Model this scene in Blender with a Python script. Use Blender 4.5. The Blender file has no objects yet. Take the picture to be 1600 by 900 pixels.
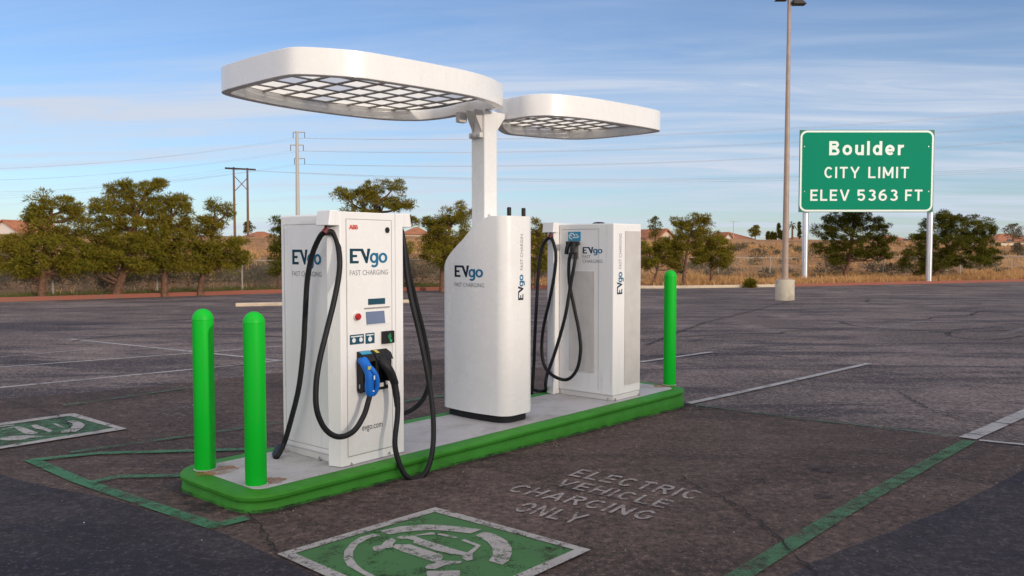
import bpy, bmesh, math, random
from mathutils import Vector, Matrix
from mathutils.geometry import tessellate_polygon
from mathutils import noise as mnoise

# ------------------------------------------------------------------ camera, sky, sun, exposure
scene = bpy.context.scene
COL = scene.collection
FPX, HOR, CAMZ = 1300.0, 389.0, 1.61           # focal length in px of a 1600 px wide frame
PITCH = math.atan((450 - HOR) / FPX)
cam_d = bpy.data.cameras.new('camera')
cam_d.sensor_width = 36.0
cam_d.lens = 36.0 * FPX / 1600.0
cam_d.clip_start, cam_d.clip_end = 0.05, 6000
cam = bpy.data.objects.new('camera', cam_d)
COL.objects.link(cam)
cam.location = (0, 0, CAMZ)
cam.rotation_euler = (math.pi / 2 - PITCH, 0, 0)
scene.camera = cam

SUN_AZ, SUN_EL = math.radians(136), math.radians(12)      # azimuth clockwise from +Y
world = bpy.data.worlds.new('World')
scene.world = world
world.use_nodes = True
wn = world.node_tree.nodes
wl = world.node_tree.links
wn.clear()
w_out = wn.new('ShaderNodeOutputWorld')
w_bg = wn.new('ShaderNodeBackground')
w_sky = wn.new('ShaderNodeTexSky')
w_sky.sky_type = 'NISHITA'
w_sky.sun_disc = False
w_sky.sun_elevation = SUN_EL
w_sky.sun_rotation = SUN_AZ
w_sky.altitude = 700
w_sky.air_density = 1.0
w_sky.dust_density = 0.6
w_sky.ozone_density = 1.6
w_bg.inputs['Strength'].default_value = 0.14
# thin high cloud: streaky noise on the sky direction, flattened onto a cloud deck
tc = wn.new('ShaderNodeTexCoord')
sep = wn.new('ShaderNodeSeparateXYZ')
wl.new(tc.outputs['Generated'], sep.inputs[0])


def wmath(op, a, b=None, clamp=False):
    n = wn.new('ShaderNodeMath')
    n.operation = op
    n.use_clamp = clamp
    for i, v in enumerate((a, b)):
        if v is None:
            continue
        if isinstance(v, (int, float)):
            n.inputs[i].default_value = v
        else:
            wl.new(v, n.inputs[i])
    return n.outputs[0]


zden = wmath('ADD', wmath('MAXIMUM', sep.outputs['Z'], 0.0), 0.09)
cx = wmath('DIVIDE', sep.outputs['X'], zden)
cy = wmath('DIVIDE', sep.outputs['Y'], zden)
comb = wn.new('ShaderNodeCombineXYZ')
wl.new(wmath('MULTIPLY', cx, 0.30), comb.inputs[0])
wl.new(wmath('ADD', wmath('MULTIPLY', cy, 1.25), wmath('MULTIPLY', cx, 0.12)), comb.inputs[1])


def wnoise(scale, detail, rough, dist, off):
    mp = wn.new('ShaderNodeMapping')
    mp.inputs['Location'].default_value = off
    wl.new(comb.outputs[0], mp.inputs['Vector'])
    n = wn.new('ShaderNodeTexNoise')
    n.inputs['Scale'].default_value = scale
    n.inputs['Detail'].default_value = detail
    n.inputs['Roughness'].default_value = rough
    n.inputs['Distortion'].default_value = dist
    wl.new(mp.outputs[0], n.inputs['Vector'])
    return n.outputs['Fac']


def wramp(v, lo, hi):
    n = wn.new('ShaderNodeMapRange')
    n.interpolation_type = 'SMOOTHSTEP'
    n.inputs['From Min'].default_value = lo
    n.inputs['From Max'].default_value = hi
    wl.new(v, n.inputs['Value'])
    return n.outputs[0]


c_big = wramp(wnoise(0.75, 4, 0.55, 0.5, (3.1, 1.7, 0)), 0.36, 0.62)
c_fib = wramp(wnoise(2.2, 9, 0.64, 1.1, (0.4, 7.3, 2)), 0.34, 0.70)
c_all = wmath('MULTIPLY', wmath('ADD', wmath('MULTIPLY', c_big, 0.55), wmath('MULTIPLY', wmath('MULTIPLY', wmath('ADD', c_big, 0.30), c_fib), 0.52)), 0.85, True)
w_mix = wn.new('ShaderNodeMixRGB')
w_low = wramp(sep.outputs['Z'], 0.16, -0.02)
wl.new(wmath('MAXIMUM', wmath('ADD', wmath('MULTIPLY', c_all, 0.95), 0.08), wmath('MULTIPLY', w_low, 0.42)), w_mix.inputs['Fac'])
w_tint = wn.new('ShaderNodeMixRGB')
w_tint.blend_type = 'MULTIPLY'
w_tint.inputs['Fac'].default_value = 1.0
w_tint.inputs[2].default_value = (0.74, 0.91, 1.20, 1)
wl.new(w_sky.outputs[0], w_tint.inputs[1])
wl.new(w_tint.outputs[0], w_mix.inputs[1])
w_mix.inputs[2].default_value = (4.5, 5.0, 5.9, 1)
# unseen bright cloud sheet behind the photographer, added for fill light
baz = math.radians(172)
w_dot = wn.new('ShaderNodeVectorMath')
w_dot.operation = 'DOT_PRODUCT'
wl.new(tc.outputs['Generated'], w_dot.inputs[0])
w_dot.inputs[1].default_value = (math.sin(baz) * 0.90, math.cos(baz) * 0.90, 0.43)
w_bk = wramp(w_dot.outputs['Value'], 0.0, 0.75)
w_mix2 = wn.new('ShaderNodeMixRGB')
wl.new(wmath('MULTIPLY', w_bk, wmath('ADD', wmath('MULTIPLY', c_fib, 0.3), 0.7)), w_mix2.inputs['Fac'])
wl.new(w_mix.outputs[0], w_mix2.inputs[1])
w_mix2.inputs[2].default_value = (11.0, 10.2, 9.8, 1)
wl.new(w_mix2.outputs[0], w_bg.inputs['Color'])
wl.new(w_bg.outputs[0], w_out.inputs['Surface'])

sun_d = bpy.data.lights.new('sun', 'SUN')
sun_d.energy = 2.1
sun_d.angle = math.radians(1.8)
sun_d.color = (1.0, 0.875, 0.72)
sun = bpy.data.objects.new('sun', sun_d)
COL.objects.link(sun)
sdir = Vector((math.sin(SUN_AZ) * math.cos(SUN_EL), math.cos(SUN_AZ) * math.cos(SUN_EL), math.sin(SUN_EL)))
sun.rotation_euler = sdir.to_track_quat('Z', 'Y').to_euler()
sun.location = sdir * 60

vs = scene.view_settings
vs.view_transform = 'Standard'
vs.look = 'None'
vs.exposure = 0.0
vs.gamma = 1.0
vs.use_curve_mapping = False
scene.render.resolution_x, scene.render.resolution_y = 1024, 576
scene.cycles.max_bounces = 6
scene.cycles.transparent_max_bounces = 24

# ------------------------------------------------------------------ helpers: where things stand
CF = Vector((0, math.cos(PITCH), -math.sin(PITCH)))
CU = Vector((0, math.sin(PITCH), math.cos(PITCH)))
CR = Vector((1, 0, 0))
EYE = Vector((0, 0, CAMZ))
rng = random.Random(7)


def ray(px, py):
    return CR * (px - 800) + CU * (450 - py) + CF * FPX


def at_z(px, py, z):
    d = ray(px, py)
    return EYE + d * ((z - CAMZ) / d.z)


def at_y(px, py, Y):
    d = ray(px, py)
    return EYE + d * (Y / d.y)


def at_plane(px, py, o, n):
    d = ray(px, py)
    return EYE + d * ((o - EYE).dot(n) / d.dot(n))


def lerp(a, b, t):
    return a + (b - a) * t


def sstep(a, b, x):
    t = max(0.0, min(1.0, (x - a) / (b - a)))
    return t * t * (3 - 2 * t)


EDGE = [(-400, -160), (-80, -8), (-40, 14), (-17.7, 28.6), (-9.6, 34.5), (1.45, 38.3), (7.5, 38.6), (13.6, 40.3), (28.7, 46.7), (60, 60), (400, 200)]


def y_edge(x):
    for (x0, y0), (x1, y1) in zip(EDGE, EDGE[1:]):
        if x <= x1:
            return lerp(y0, y1, (x - x0) / (x1 - x0))
    return EDGE[-1][1]


def lot_z(y):
    return -0.12 - 0.08 * sstep(4.8, 10.2, y) - 0.02 * sstep(10, 30, y)


def ground_z(x, y):
    d = (y - y_edge(x)) * 0.9
    if d <= 0:
        return lot_z(y)
    n1 = mnoise.noise(Vector((x * 0.06, y * 0.06, 1.3)))
    n2 = mnoise.noise(Vector((x * 0.2, y * 0.2, 4.3)))
    h = 0.04 * min(d, 5) + 0.03
    if d > 5:
        h += 0.041 * min(d - 5, 70) * (1 + 0.25 * n1)
    if d > 75:
        h += 0.0125 * min(d - 75, 400)
    h += n2 * 0.12 * sstep(1, 8, d) + n1 * 0.4 * sstep(6, 25, d)
    return lot_z(y) + h


def at_ground(px, py):
    z = -0.2
    P = at_z(px, py, z)
    for _ in range(25):
        z = lot_z(P.y)
        P = at_z(px, py, z)
    return P


def at_land(px, py):
    d = ray(px, py)
    d = d / d.y
    Y = 12.0
    while Y < 500:
        P = EYE + d * Y
        if P.z < ground_z(P.x, P.y):
            return P
        Y += 0.1
    return EYE + d * 100


# ------------------------------------------------------------------ helpers: objects
FRAME = {}


def tag(o, label=None, cat=None, group=None, kind=None):
    if label:
        o['label'] = label
    if cat:
        o['category'] = cat
    if group:
        o['group'] = group
    if kind:
        o['kind'] = kind
    return o


def thing(name, label, cat, loc, rz=0.0, group=None):
    o = bpy.data.objects.new(name, None)
    COL.objects.link(o)
    o.empty_display_size = 0.2
    o.location = loc
    o.rotation_euler = (0, 0, rz)
    FRAME[o] = Matrix.Translation(Vector(loc)) @ Matrix.Rotation(rz, 4, 'Z')
    return tag(o, label, cat, group)


class MB:
    def __init__(self):
        self.v, self.f, self.m = [], [], []

    def add(self, vs, fs, mi=0):
        o = len(self.v)
        self.v += [Vector(p) for p in vs]
        self.f += [tuple(i + o for i in f) for f in fs]
        self.m += [mi] * len(fs)
        return self

    def hexa(self, b, t, mi=0):
        """b, t: bottom and top quads (counter clockwise seen from above)"""
        return self.add(list(b) + list(t), [(3, 2, 1, 0), (4, 5, 6, 7), (0, 1, 5, 4), (1, 2, 6, 5), (2, 3, 7, 6), (3, 0, 4, 7)], mi)

    def box(self, o, ax, ay, az, mi=0):
        o, ax, ay, az = map(Vector, (o, ax, ay, az))
        b = [o, o + ax, o + ax + ay, o + ay]
        return self.hexa(b, [p + az for p in b], mi)

    def cbox(self, c, sx, sy, sz, rz=0.0, mi=0):
        ax = Vector((math.cos(rz), math.sin(rz), 0)) * sx
        ay = Vector((-math.sin(rz), math.cos(rz), 0)) * sy
        az = Vector((0, 0, sz))
        return self.box(Vector(c) - ax / 2 - ay / 2 - az / 2, ax, ay, az, mi)

    def prism(self, poly, ext, mi=0):
        """planar 3D polygon extruded by vector ext"""
        poly = [Vector(p) for p in poly]
        ext = Vector(ext)
        n = len(poly)
        tris = tessellate_polygon([poly])
        vs = poly + [p + ext for p in poly]
        nrm = Vector((0, 0, 0))
        for i in range(n):
            nrm += (poly[i] - poly[0]).cross(poly[(i + 1) % n] - poly[0])
        flip = nrm.dot(ext) > 0
        fs = []
        for t in tris:
            tn = (poly[t[1]] - poly[t[0]]).cross(poly[t[2]] - poly[t[0]])
            t = tuple(t) if tn.dot(ext) > 0 else (t[0], t[2], t[1])
            fs.append(tuple(i + n for i in t))
            fs.append((t[2], t[1], t[0]))
        for i in range(n):
            j = (i + 1) % n
            q = (i, j, j + n, i + n)
            fs.append(q if flip else q[::-1])
        return self.add(vs, fs, mi)

    def sheet(self, poly, mi=0):
        poly = [Vector(p) for p in poly]
        fs = []
        for t in tessellate_polygon([poly]):
            tn = (poly[t[1]] - poly[t[0]]).cross(poly[t[2]] - poly[t[0]])
            fs.append(tuple(t) if tn.z >= 0 else (t[0], t[2], t[1]))
        return self.add(poly, fs, mi)

    def tube(self, pts, r, seg=10, cap=True, mi=0):
        pts = [Vector(p) for p in pts]
        n = len(pts)
        rs = r if isinstance(r, (list, tuple)) else [r] * n
        vs, fs = [], []
        t0 = (pts[1] - pts[0]).normalized()
        up = Vector((0, 0, 1)) if abs(t0.z) < 0.9 else Vector((1, 0, 0))
        nx = t0.cross(up).normalized()
        for i, p in enumerate(pts):
            t = (pts[min(i + 1, n - 1)] - pts[max(i - 1, 0)]).normalized()
            nx = (nx - t * nx.dot(t)).normalized()
            ny = t.cross(nx)
            for k in range(seg):
                a = 2 * math.pi * k / seg
                vs.append(p + (nx * math.cos(a) + ny * math.sin(a)) * rs[i])
        for i in range(n - 1):
            for k in range(seg):
                k2 = (k + 1) % seg
                fs.append((i * seg + k, i * seg + k2, (i + 1) * seg + k2, (i + 1) * seg + k))
        if cap:
            fs.append(tuple(range(seg))[::-1])
            fs.append(tuple((n - 1) * seg + k for k in range(seg)))
        return self.add(vs, fs, mi)

    def lathe(self, prof, c=(0, 0, 0), seg=32, mi=0):
        c = Vector(c)
        vs, fs = [], []
        n = len(prof)
        for r, z in prof:
            for k in range(seg):
                a = 2 * math.pi * k / seg
                vs.append(c + Vector((r * math.cos(a), r * math.sin(a), z)))
        for i in range(n - 1):
            for k in range(seg):
                k2 = (k + 1) % seg
                fs.append((i * seg + k, i * seg + k2, (i + 1) * seg + k2, (i + 1) * seg + k))
        fs.append(tuple(range(seg))[::-1])
        fs.append(tuple((n - 1) * seg + k for k in range(seg)))
        return self.add(vs, fs, mi)

    def build(self, name, mats, parent=None, smooth=False, bevel=0, bseg=2, local=False):
        me = bpy.data.meshes.new(name)
        fr = None
        if parent is not None and not local:
            fr = FRAME[parent].inverted()
        me.from_pydata([fr @ p for p in self.v] if fr else self.v, [], self.f)
        if not isinstance(mats, (list, tuple)):
            mats = [mats]
        for m in mats:
            me.materials.append(m)
        me.polygons.foreach_set('material_index', self.m)
        if smooth:
            me.polygons.foreach_set('use_smooth', [True] * len(me.polygons))
            if smooth != 'all':
                me.set_sharp_from_angle(angle=math.radians(38))
        me.update()
        o = bpy.data.objects.new(name, me)
        COL.objects.link(o)
        if parent is not None:
            o.parent = parent
            FRAME[o] = FRAME[parent]
        else:
            FRAME[o] = Matrix.Identity(4)
        if bevel:
            b = o.modifiers.new('bevel', 'BEVEL')
            b.width = bevel
            b.segments = bseg
            b.limit_method = 'ANGLE'
            b.angle_limit = math.radians(35)
        return o


def copy_tree(o, parent=None):
    c = o.copy()
    COL.objects.link(c)
    if parent is not None:
        c.parent = parent
    for ch in list(o.children):
        copy_tree(ch, c)
    return c


def spline(pts, n=8, closed=False):
    pts = [Vector(p) for p in pts]
    out = []
    m = len(pts)
    for i in range(m if closed else m - 1):
        if closed:
            p0, p1, p2, p3 = (pts[(i + k) % m] for k in (-1, 0, 1, 2))
        else:
            p0, p1, p2, p3 = pts[max(i - 1, 0)], pts[i], pts[i + 1], pts[min(i + 2, m - 1)]
        for k in range(n):
            t = k / n
            out.append(0.5 * ((2 * p1) + (p2 - p0) * t + (2 * p0 - 5 * p1 + 4 * p2 - p3) * t * t + (3 * p1 - p0 - 3 * p2 + p3) * t ** 3))
    if not closed:
        out.append(pts[-1])
    return out


# ------------------------------------------------------------------ materials
def new_mat(name):
    m = bpy.data.materials.new(name)
    m.use_nodes = True
    nt = m.node_tree
    bsdf = nt.nodes['Principled BSDF']
    return m, nt, bsdf


def nd(nt, t, **kw):
    n = nt.nodes.new(t)
    for k, v in kw.items():
        if k in n.inputs:
            n.inputs[k].default_value = v
        else:
            setattr(n, k, v)
    return n


def coords(nt, scale=(1, 1, 1), rot=0.0, kind='Object'):
    t = nd(nt, 'ShaderNodeTexCoord')
    mp = nd(nt, 'ShaderNodeMapping')
    mp.inputs['Scale'].default_value = scale
    mp.inputs['Rotation'].default_value = (0, 0, rot)
    nt.links.new(t.outputs[kind], mp.inputs['Vector'])
    return mp.outputs[0]


def noise(nt, vec, scale, detail=4, rough=0.55, dist=0.0):
    n = nd(nt, 'ShaderNodeTexNoise')
    n.inputs['Scale'].default_value = scale
    n.inputs['Detail'].default_value = detail
    n.inputs['Roughness'].default_value = rough
    n.inputs['Distortion'].default_value = dist
    nt.links.new(vec, n.inputs['Vector'])
    return n.outputs['Fac']


def mrange(nt, v, a, b, c=0.0, d=1.0, smooth=True):
    n = nd(nt, 'ShaderNodeMapRange')
    if smooth:
        n.interpolation_type = 'SMOOTHSTEP'
    for k, x in zip(('From Min', 'From Max', 'To Min', 'To Max'), (a, b, c, d)):
        n.inputs[k].default_value = x
    nt.links.new(v, n.inputs['Value'])
    return n.outputs[0]


def mixc(nt, f, a, b, mode='MIX'):
    n = nd(nt, 'ShaderNodeMixRGB')
    n.blend_type = mode
    for i, x in enumerate((f, a, b)):
        if isinstance(x, (int, float)):
            n.inputs[i].default_value = x
        elif isinstance(x, (tuple, list)):
            n.inputs[i].default_value = (*x[:3], 1)
        else:
            nt.links.new(x, n.inputs[i])
    return n.outputs[0]


def mth(nt, op, a, b=None, clamp=False):
    n = nd(nt, 'ShaderNodeMath')
    n.operation = op
    n.use_clamp = clamp
    for i, x in enumerate((a, b)):
        if x is None:
            continue
        if isinstance(x, (int, float)):
            n.inputs[i].default_value = x
        else:
            nt.links.new(x, n.inputs[i])
    return n.outputs[0]


def bump(nt, bsdf, h, strength=0.3, dist=0.01):
    b = nd(nt, 'ShaderNodeBump')
    b.inputs['Strength'].default_value = strength
    b.inputs['Distance'].default_value = dist
    nt.links.new(h, b.inputs['Height'])
    nt.links.new(b.outputs[0], bsdf.inputs['Normal'])


def simple(name, col, rough=0.5, metal=0.0, var=0.12, vscale=6.0, coat=0.0, bmp=0.0):
    m, nt, b = new_mat(name)
    v = coords(nt)
    n = noise(nt, v, vscale, 5, 0.6)
    f = mrange(nt, n, 0.3, 0.7)
    c2 = tuple(x * (1 - var) for x in col)
    nt.links.new(mixc(nt, f, c2, col), b.inputs['Base Color'])
    b.inputs['Roughness'].default_value = rough
    b.inputs['Metallic'].default_value = metal
    if coat:
        b.inputs['Coat Weight'].default_value = coat
        b.inputs['Coat Roughness'].default_value = 0.08
    if bmp:
        bump(nt, b, noise(nt, v, vscale * 12, 3), bmp, 0.004)
    return m


def grimy(name, col, rough, amount=0.35, dirt=(0.42, 0.37, 0.32), spec=0.5, coat=0.0, scale=4.0):
    """painted panel with faint rain streaks, dust and scuffs"""
    m, nt, b = new_mat(name)
    v = coords(nt)
    st = noise(nt, coords(nt, (9, 9, 0.55)), 2.2, 5, 0.6)
    bl = noise(nt, v, scale, 6, 0.65)
    sc = noise(nt, coords(nt, (1, 1, 3)), 16, 7, 0.75, 0.6)
    f = mth(nt, 'MULTIPLY', mrange(nt, st, 0.50, 0.72), mrange(nt, bl, 0.40, 0.66))
    c = mixc(nt, mth(nt, 'MULTIPLY', f, amount), col, dirt)
    c = mixc(nt, mrange(nt, sc, 0.66, 0.74, 0.0, amount * 0.8), c, tuple(x * 0.45 for x in dirt))
    c = mixc(nt, mrange(nt, bl, 0.30, 0.70, 0.07, 0.0), c, dirt)
    nt.links.new(c, b.inputs['Base Color'])
    nt.links.new(mrange(nt, bl, 0.3, 0.7, rough * 0.8, rough * 1.25), b.inputs['Roughness'])
    b.inputs['Specular IOR Level'].default_value = spec
    if coat:
        b.inputs['Coat Weight'].default_value = coat
        b.inputs['Coat Roughness'].default_value = 0.1
    return m


M = {}
M['white'] = grimy('white_powder_coat', (0.83, 0.82, 0.815), 0.38, 0.28)
M['white_gloss'] = grimy('white_gloss_panel', (0.83, 0.82, 0.81), 0.26, 0.13, coat=0.35)
M['offwhite'] = simple('offwhite_trim', (0.70, 0.68, 0.66), 0.45, var=0.06)
M['seam'] = simple('panel_seam', (0.34, 0.33, 0.32), 0.6)
M['vent'] = simple('vent_slats', (0.70, 0.67, 0.64), 0.5, var=0.1)
M['ventback'] = simple('vent_back', (0.36, 0.34, 0.33), 0.7)
M['black'] = simple('black_plastic', (0.02, 0.02, 0.022), 0.42, var=0.3, vscale=20)
M['rubber'] = simple('black_rubber', (0.016, 0.016, 0.018), 0.5, var=0.35, vscale=9, bmp=0.05)
M['blue'] = simple('blue_plastic', (0.012, 0.15, 0.60), 0.35, var=0.12, vscale=15)
M['green_plastic'] = grimy('green_bollard_plastic', (0.001, 0.47, 0.022), 0.45, 0.7, (0.03, 0.26, 0.05), spec=0.25)
M['green_plastic'].node_tree.nodes['Principled BSDF'].inputs['Specular IOR Level'].default_value = 0.22
M['red'] = simple('red_plastic', (0.45, 0.015, 0.02), 0.35)
M['hook'] = simple('dark_red_clip', (0.14, 0.012, 0.016), 0.4)
M['logored'] = simple('red_print', (0.65, 0.06, 0.03), 0.5)
M['teal'] = simple('dark_teal_print', (0.012, 0.055, 0.085), 0.45)
M['navy'] = simple('dark_navy_print', (0.012, 0.022, 0.05), 0.45)
M['logoblue'] = simple('blue_print', (0.02, 0.16, 0.30), 0.45)
M['grey_print'] = simple('grey_print', (0.22, 0.23, 0.25), 0.5)
M['dark_print'] = simple('dark_print', (0.05, 0.055, 0.06), 0.5)
M['screen'] = simple('screen_glass', (0.17, 0.22, 0.34), 0.12, var=0.1)
M['sticker_teal'] = simple('teal_sticker', (0.012, 0.07, 0.11), 0.4)
M['sticker_white'] = simple('white_print', (0.75, 0.8, 0.82), 0.4)
M['sticker_cyan'] = simple('cyan_sticker', (0.02, 0.30, 0.50), 0.4)
M['green_print'] = simple('green_print', (0.03, 0.42, 0.14), 0.4)
M['yellow'] = simple('yellow_print', (0.6, 0.5, 0.06), 0.4)
M['steel'] = simple('galvanised_steel', (0.62, 0.62, 0.63), 0.32, metal=0.9, var=0.15, vscale=4)
M['bracket'] = simple('bracket_paint', (0.66, 0.63, 0.60), 0.4, var=0.08)
M['grid'] = simple('grey_grid_frame', (0.40, 0.36, 0.33), 0.5)
M['pole'] = simple('brown_pole_paint', (0.38, 0.28, 0.22), 0.5, var=0.2, vscale=3)
M['lamp'] = simple('dark_lamp_housing', (0.03, 0.022, 0.02), 0.5)
M['wood'] = simple('weathered_pole_wood', (0.20, 0.11, 0.06), 0.8, var=0.4, vscale=3)
M['palesteel'] = simple('pale_steel_pole', (0.42, 0.42, 0.40), 0.55)
M['wire'] = simple('wire', (0.40, 0.46, 0.55), 0.6)
M['bark'] = simple('pine_bark', (0.19, 0.095, 0.055), 0.9, var=0.55, vscale=9, bmp=0.6)
M['twig'] = simple('bare_twigs', (0.20, 0.14, 0.12), 0.9, var=0.4)
M['stucco'] = simple('cream_stucco', (0.62, 0.50, 0.38), 0.9, var=0.1)
M['stucco_white'] = simple('white_stucco', (0.72, 0.66, 0.60), 0.9, var=0.1)
M['window'] = simple('window_glass', (0.05, 0.06, 0.08), 0.1)
M['fence_post'] = simple('fence_post_steel', (0.34, 0.31, 0.27), 0.6)
M['sign_green'] = simple('sign_green', (0.003, 0.24, 0.135), 0.6, var=0.03, vscale=0.4)
M['sign_green'].node_tree.nodes['Principled BSDF'].inputs['Specular IOR Level'].default_value = 0.08
M['sign_dark'] = simple('sign_corner_green', (0.004, 0.15, 0.08), 0.45)
M['sign_white'] = simple('sign_white', (0.78, 0.86, 0.80), 0.4, var=0.02)
M['sign_post'] = simple('sign_post_steel', (0.72, 0.73, 0.78), 0.30, metal=0.75, var=0.05, vscale=2)


for nm_ in ('teal', 'navy', 'logoblue', 'grey_print', 'dark_print', 'logored', 'rubber', 'black', 'blue'):
    b_ = M[nm_].node_tree.nodes['Principled BSDF']
    b_.inputs['Specular IOR Level'].default_value = 0.12 if 'print' in M[nm_].name else 0.22
    b_.inputs['Roughness'].default_value = 0.7 if 'print' in M[nm_].name else 0.5


def roof_mat():
    m, nt, b = new_mat('terracotta_tiles')
    v = coords(nt)
    n = noise(nt, v, 1.2, 4)
    c = mixc(nt, mrange(nt, n, 0.3, 0.7), (0.34, 0.12, 0.055), (0.50, 0.20, 0.09))
    w = nd(nt, 'ShaderNodeTexWave')
    w.inputs['Scale'].default_value = 2.5
    nt.links.new(v, w.inputs['Vector'])
    nt.links.new(mixc(nt, mrange(nt, w.outputs['Fac'], 0, 1, 0, 0.35), c, (0.16, 0.06, 0.035)), b.inputs['Base Color'])
    b.inputs['Roughness'].default_value = 0.9
    return m


M['roof'] = roof_mat()


def asphalt(name, brown, dark, light, streak=1.0):
    m, nt, b = new_mat(name)
    v = coords(nt)
    big = noise(nt, v, 0.22, 6, 0.65, 0.8)
    mid = noise(nt, coords(nt, (0.35, 1.1, 1), 0.5), 0.9, 6, 0.62, 0.8)
    swirl = noise(nt, coords(nt, (0.16, 0.7, 1), -0.25), 0.8, 5, 0.6, 2.2)
    fine = noise(nt, v, 95, 4, 0.75)
    agg = noise(nt, v, 260, 2, 0.6)
    c = mixc(nt, mrange(nt, big, 0.40, 0.60), brown, light)
    c = mixc(nt, mth(nt, 'MULTIPLY', mrange(nt, mid, 0.47, 0.62), 0.85 * streak), c, dark)
    c = mixc(nt, mth(nt, 'MULTIPLY', mrange(nt, swirl, 0.50, 0.64), 0.85 * streak), c, dark)
    c = mixc(nt, mth(nt, 'MULTIPLY', mrange(nt, noise(nt, v, 2.2, 7, 0.75), 0.42, 0.66), 0.6), c, tuple(x * 0.6 for x in brown))
    c = mixc(nt, mrange(nt, noise(nt, v, 9, 7, 0.8, 0.5), 0.50, 0.68, 0.0, 0.45), c, tuple(x * 1.25 for x in light))
    c = mixc(nt, mrange(nt, noise(nt, v, 13, 6, 0.8), 0.50, 0.36, 0.0, 0.5), c, tuple(x * 0.5 for x in brown))
    grit = noise(nt, v, 19, 4, 0.85)
    c = mixc(nt, mrange(nt, grit, 0.34, 0.56, 0.75, 0.0), c, (0.020, 0.017, 0.018))
    c = mixc(nt, mrange(nt, grit, 0.54, 0.68, 0.0, 0.42), c, tuple(x * 2.1 for x in light))
    c = mixc(nt, mrange(nt, fine, 0.25, 0.75, 0.25, 0.0), c, (0.012, 0.011, 0.012))
    c = mixc(nt, mrange(nt, agg, 0.60, 0.78, 0.0, 0.40), c, (0.30, 0.27, 0.25))
    c = mixc(nt, mrange(nt, noise(nt, v, 42, 1, 0.5), 0.64, 0.74, 0.0, 0.45), c, tuple(x * 2.0 for x in light))
    c = mixc(nt, mrange(nt, noise(nt, coords(nt, (1.1, 1, 1)), 36, 1, 0.5), 0.36, 0.27, 0.0, 0.75), c, (0.012, 0.010, 0.012))
    nt.links.new(c, b.inputs['Base Color'])
    b.inputs['Roughness'].default_value = 0.9
    b.inputs['Specular IOR Level'].default_value = 0.25
    bump(nt, b, mth(nt, 'ADD', fine, agg), 0.55, 0.006)
    return m


M['asphalt'] = asphalt('asphalt', (0.148, 0.114, 0.109), (0.034, 0.030, 0.046), (0.275, 0.215, 0.202))
M['asphalt_ev'] = asphalt('asphalt_bay', (0.104, 0.069, 0.059), (0.042, 0.029, 0.027), (0.150, 0.104, 0.090), 0.75)
M['asphalt_seal'] = asphalt('asphalt_sealed', (0.028, 0.024, 0.038), (0.011, 0.010, 0.026), (0.078, 0.063, 0.066), 0.9)
M['crack'] = simple('crack_tar', (0.010, 0.009, 0.010), 0.95)



def paint(name, col, wear_lo, wear_hi, scale=7.0, maxa=1.0, under=(0.06, 0.05, 0.048)):
    """worn road paint: scuffed through to whatever lies below"""
    m, nt, b = new_mat(name)
    v = coords(nt)
    n = noise(nt, v, scale, 8, 0.72)
    fine = noise(nt, v, 60, 4, 0.7)
    k = mth(nt, 'ADD', mth(nt, 'MULTIPLY', n, 0.65), mth(nt, 'MULTIPLY', fine, 0.35))
    a = mrange(nt, k, wear_lo, wear_hi, maxa, 0.0)
    dirt = mrange(nt, noise(nt, v, 3.0, 5), 0.35, 0.75, 0.0, 0.45)
    nt.links.new(mixc(nt, dirt, col, tuple(c * 0.55 + u * 0.3 for c, u in zip(col, under))), b.inputs['Base Color'])
    b.inputs['Roughness'].default_value = 0.8
    nt.links.new(a, b.inputs['Alpha'])
    bump(nt, b, fine, 0.4, 0.004)
    return m


M['tar_and_shade'] = paint('tar_stain_and_shade', (0.018, 0.015, 0.017), 0.40, 0.56, 9, 0.8)
M['paint_white'] = paint('white_road_paint', (0.36, 0.335, 0.32), 0.48, 0.64, 10)
M['paint_line'] = paint('white_line_paint', (0.40, 0.38, 0.38), 0.50, 0.66, 5, 0.85)
M['paint_faint'] = paint('faded_white_paint', (0.30, 0.28, 0.28), 0.40, 0.60, 5, 0.6)
M['paint_ghost'] = paint('ghost_white_paint', (0.24, 0.22, 0.22), 0.36, 0.56, 4, 0.55)
M['paint_text'] = paint('lettering_paint', (0.33, 0.29, 0.28), 0.47, 0.62, 9, 0.88)
M['paint_green'] = paint('green_road_paint', (0.046, 0.150, 0.042), 0.50, 0.68, 6, 0.95)
M['paint_green_line'] = paint('green_line_paint', (0.042, 0.170, 0.078), 0.45, 0.66, 6, 0.9)
M['paint_green_faint'] = paint('faded_green_line', (0.04, 0.15, 0.075), 0.44, 0.62, 4, 0.65)
M['paint_green_cold'] = paint('cool_green_paint', (0.050, 0.140, 0.066), 0.43, 0.66, 6, 0.85)


def kerb_mat():
    m, nt, b = new_mat('green_kerb_paint')
    v = coords(nt)
    n = noise(nt, v, 3.5, 6, 0.65)
    c = mixc(nt, mrange(nt, n, 0.3, 0.7), (0.032, 0.190, 0.011), (0.044, 0.255, 0.022))
    scuff = mrange(nt, noise(nt, coords(nt, (1, 1, 2.5)), 8, 8, 0.78), 0.56, 0.70)
    c = mixc(nt, mth(nt, 'MULTIPLY', scuff, 0.75), c, (0.035, 0.07, 0.02))
    c = mixc(nt, mrange(nt, noise(nt, v, 11, 8, 0.8, 0.4), 0.66, 0.70, 0.0, 0.8), c, (0.24, 0.22, 0.19))
    nt.links.new(c, b.inputs['Base Color'])
    b.inputs['Specular IOR Level'].default_value = 0.25
    b.inputs['Roughness'].default_value = 0.6
    bump(nt, b, noise(nt, v, 30, 5, 0.7), 0.35, 0.01)
    return m


M['kerb_green'] = kerb_mat()


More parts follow.
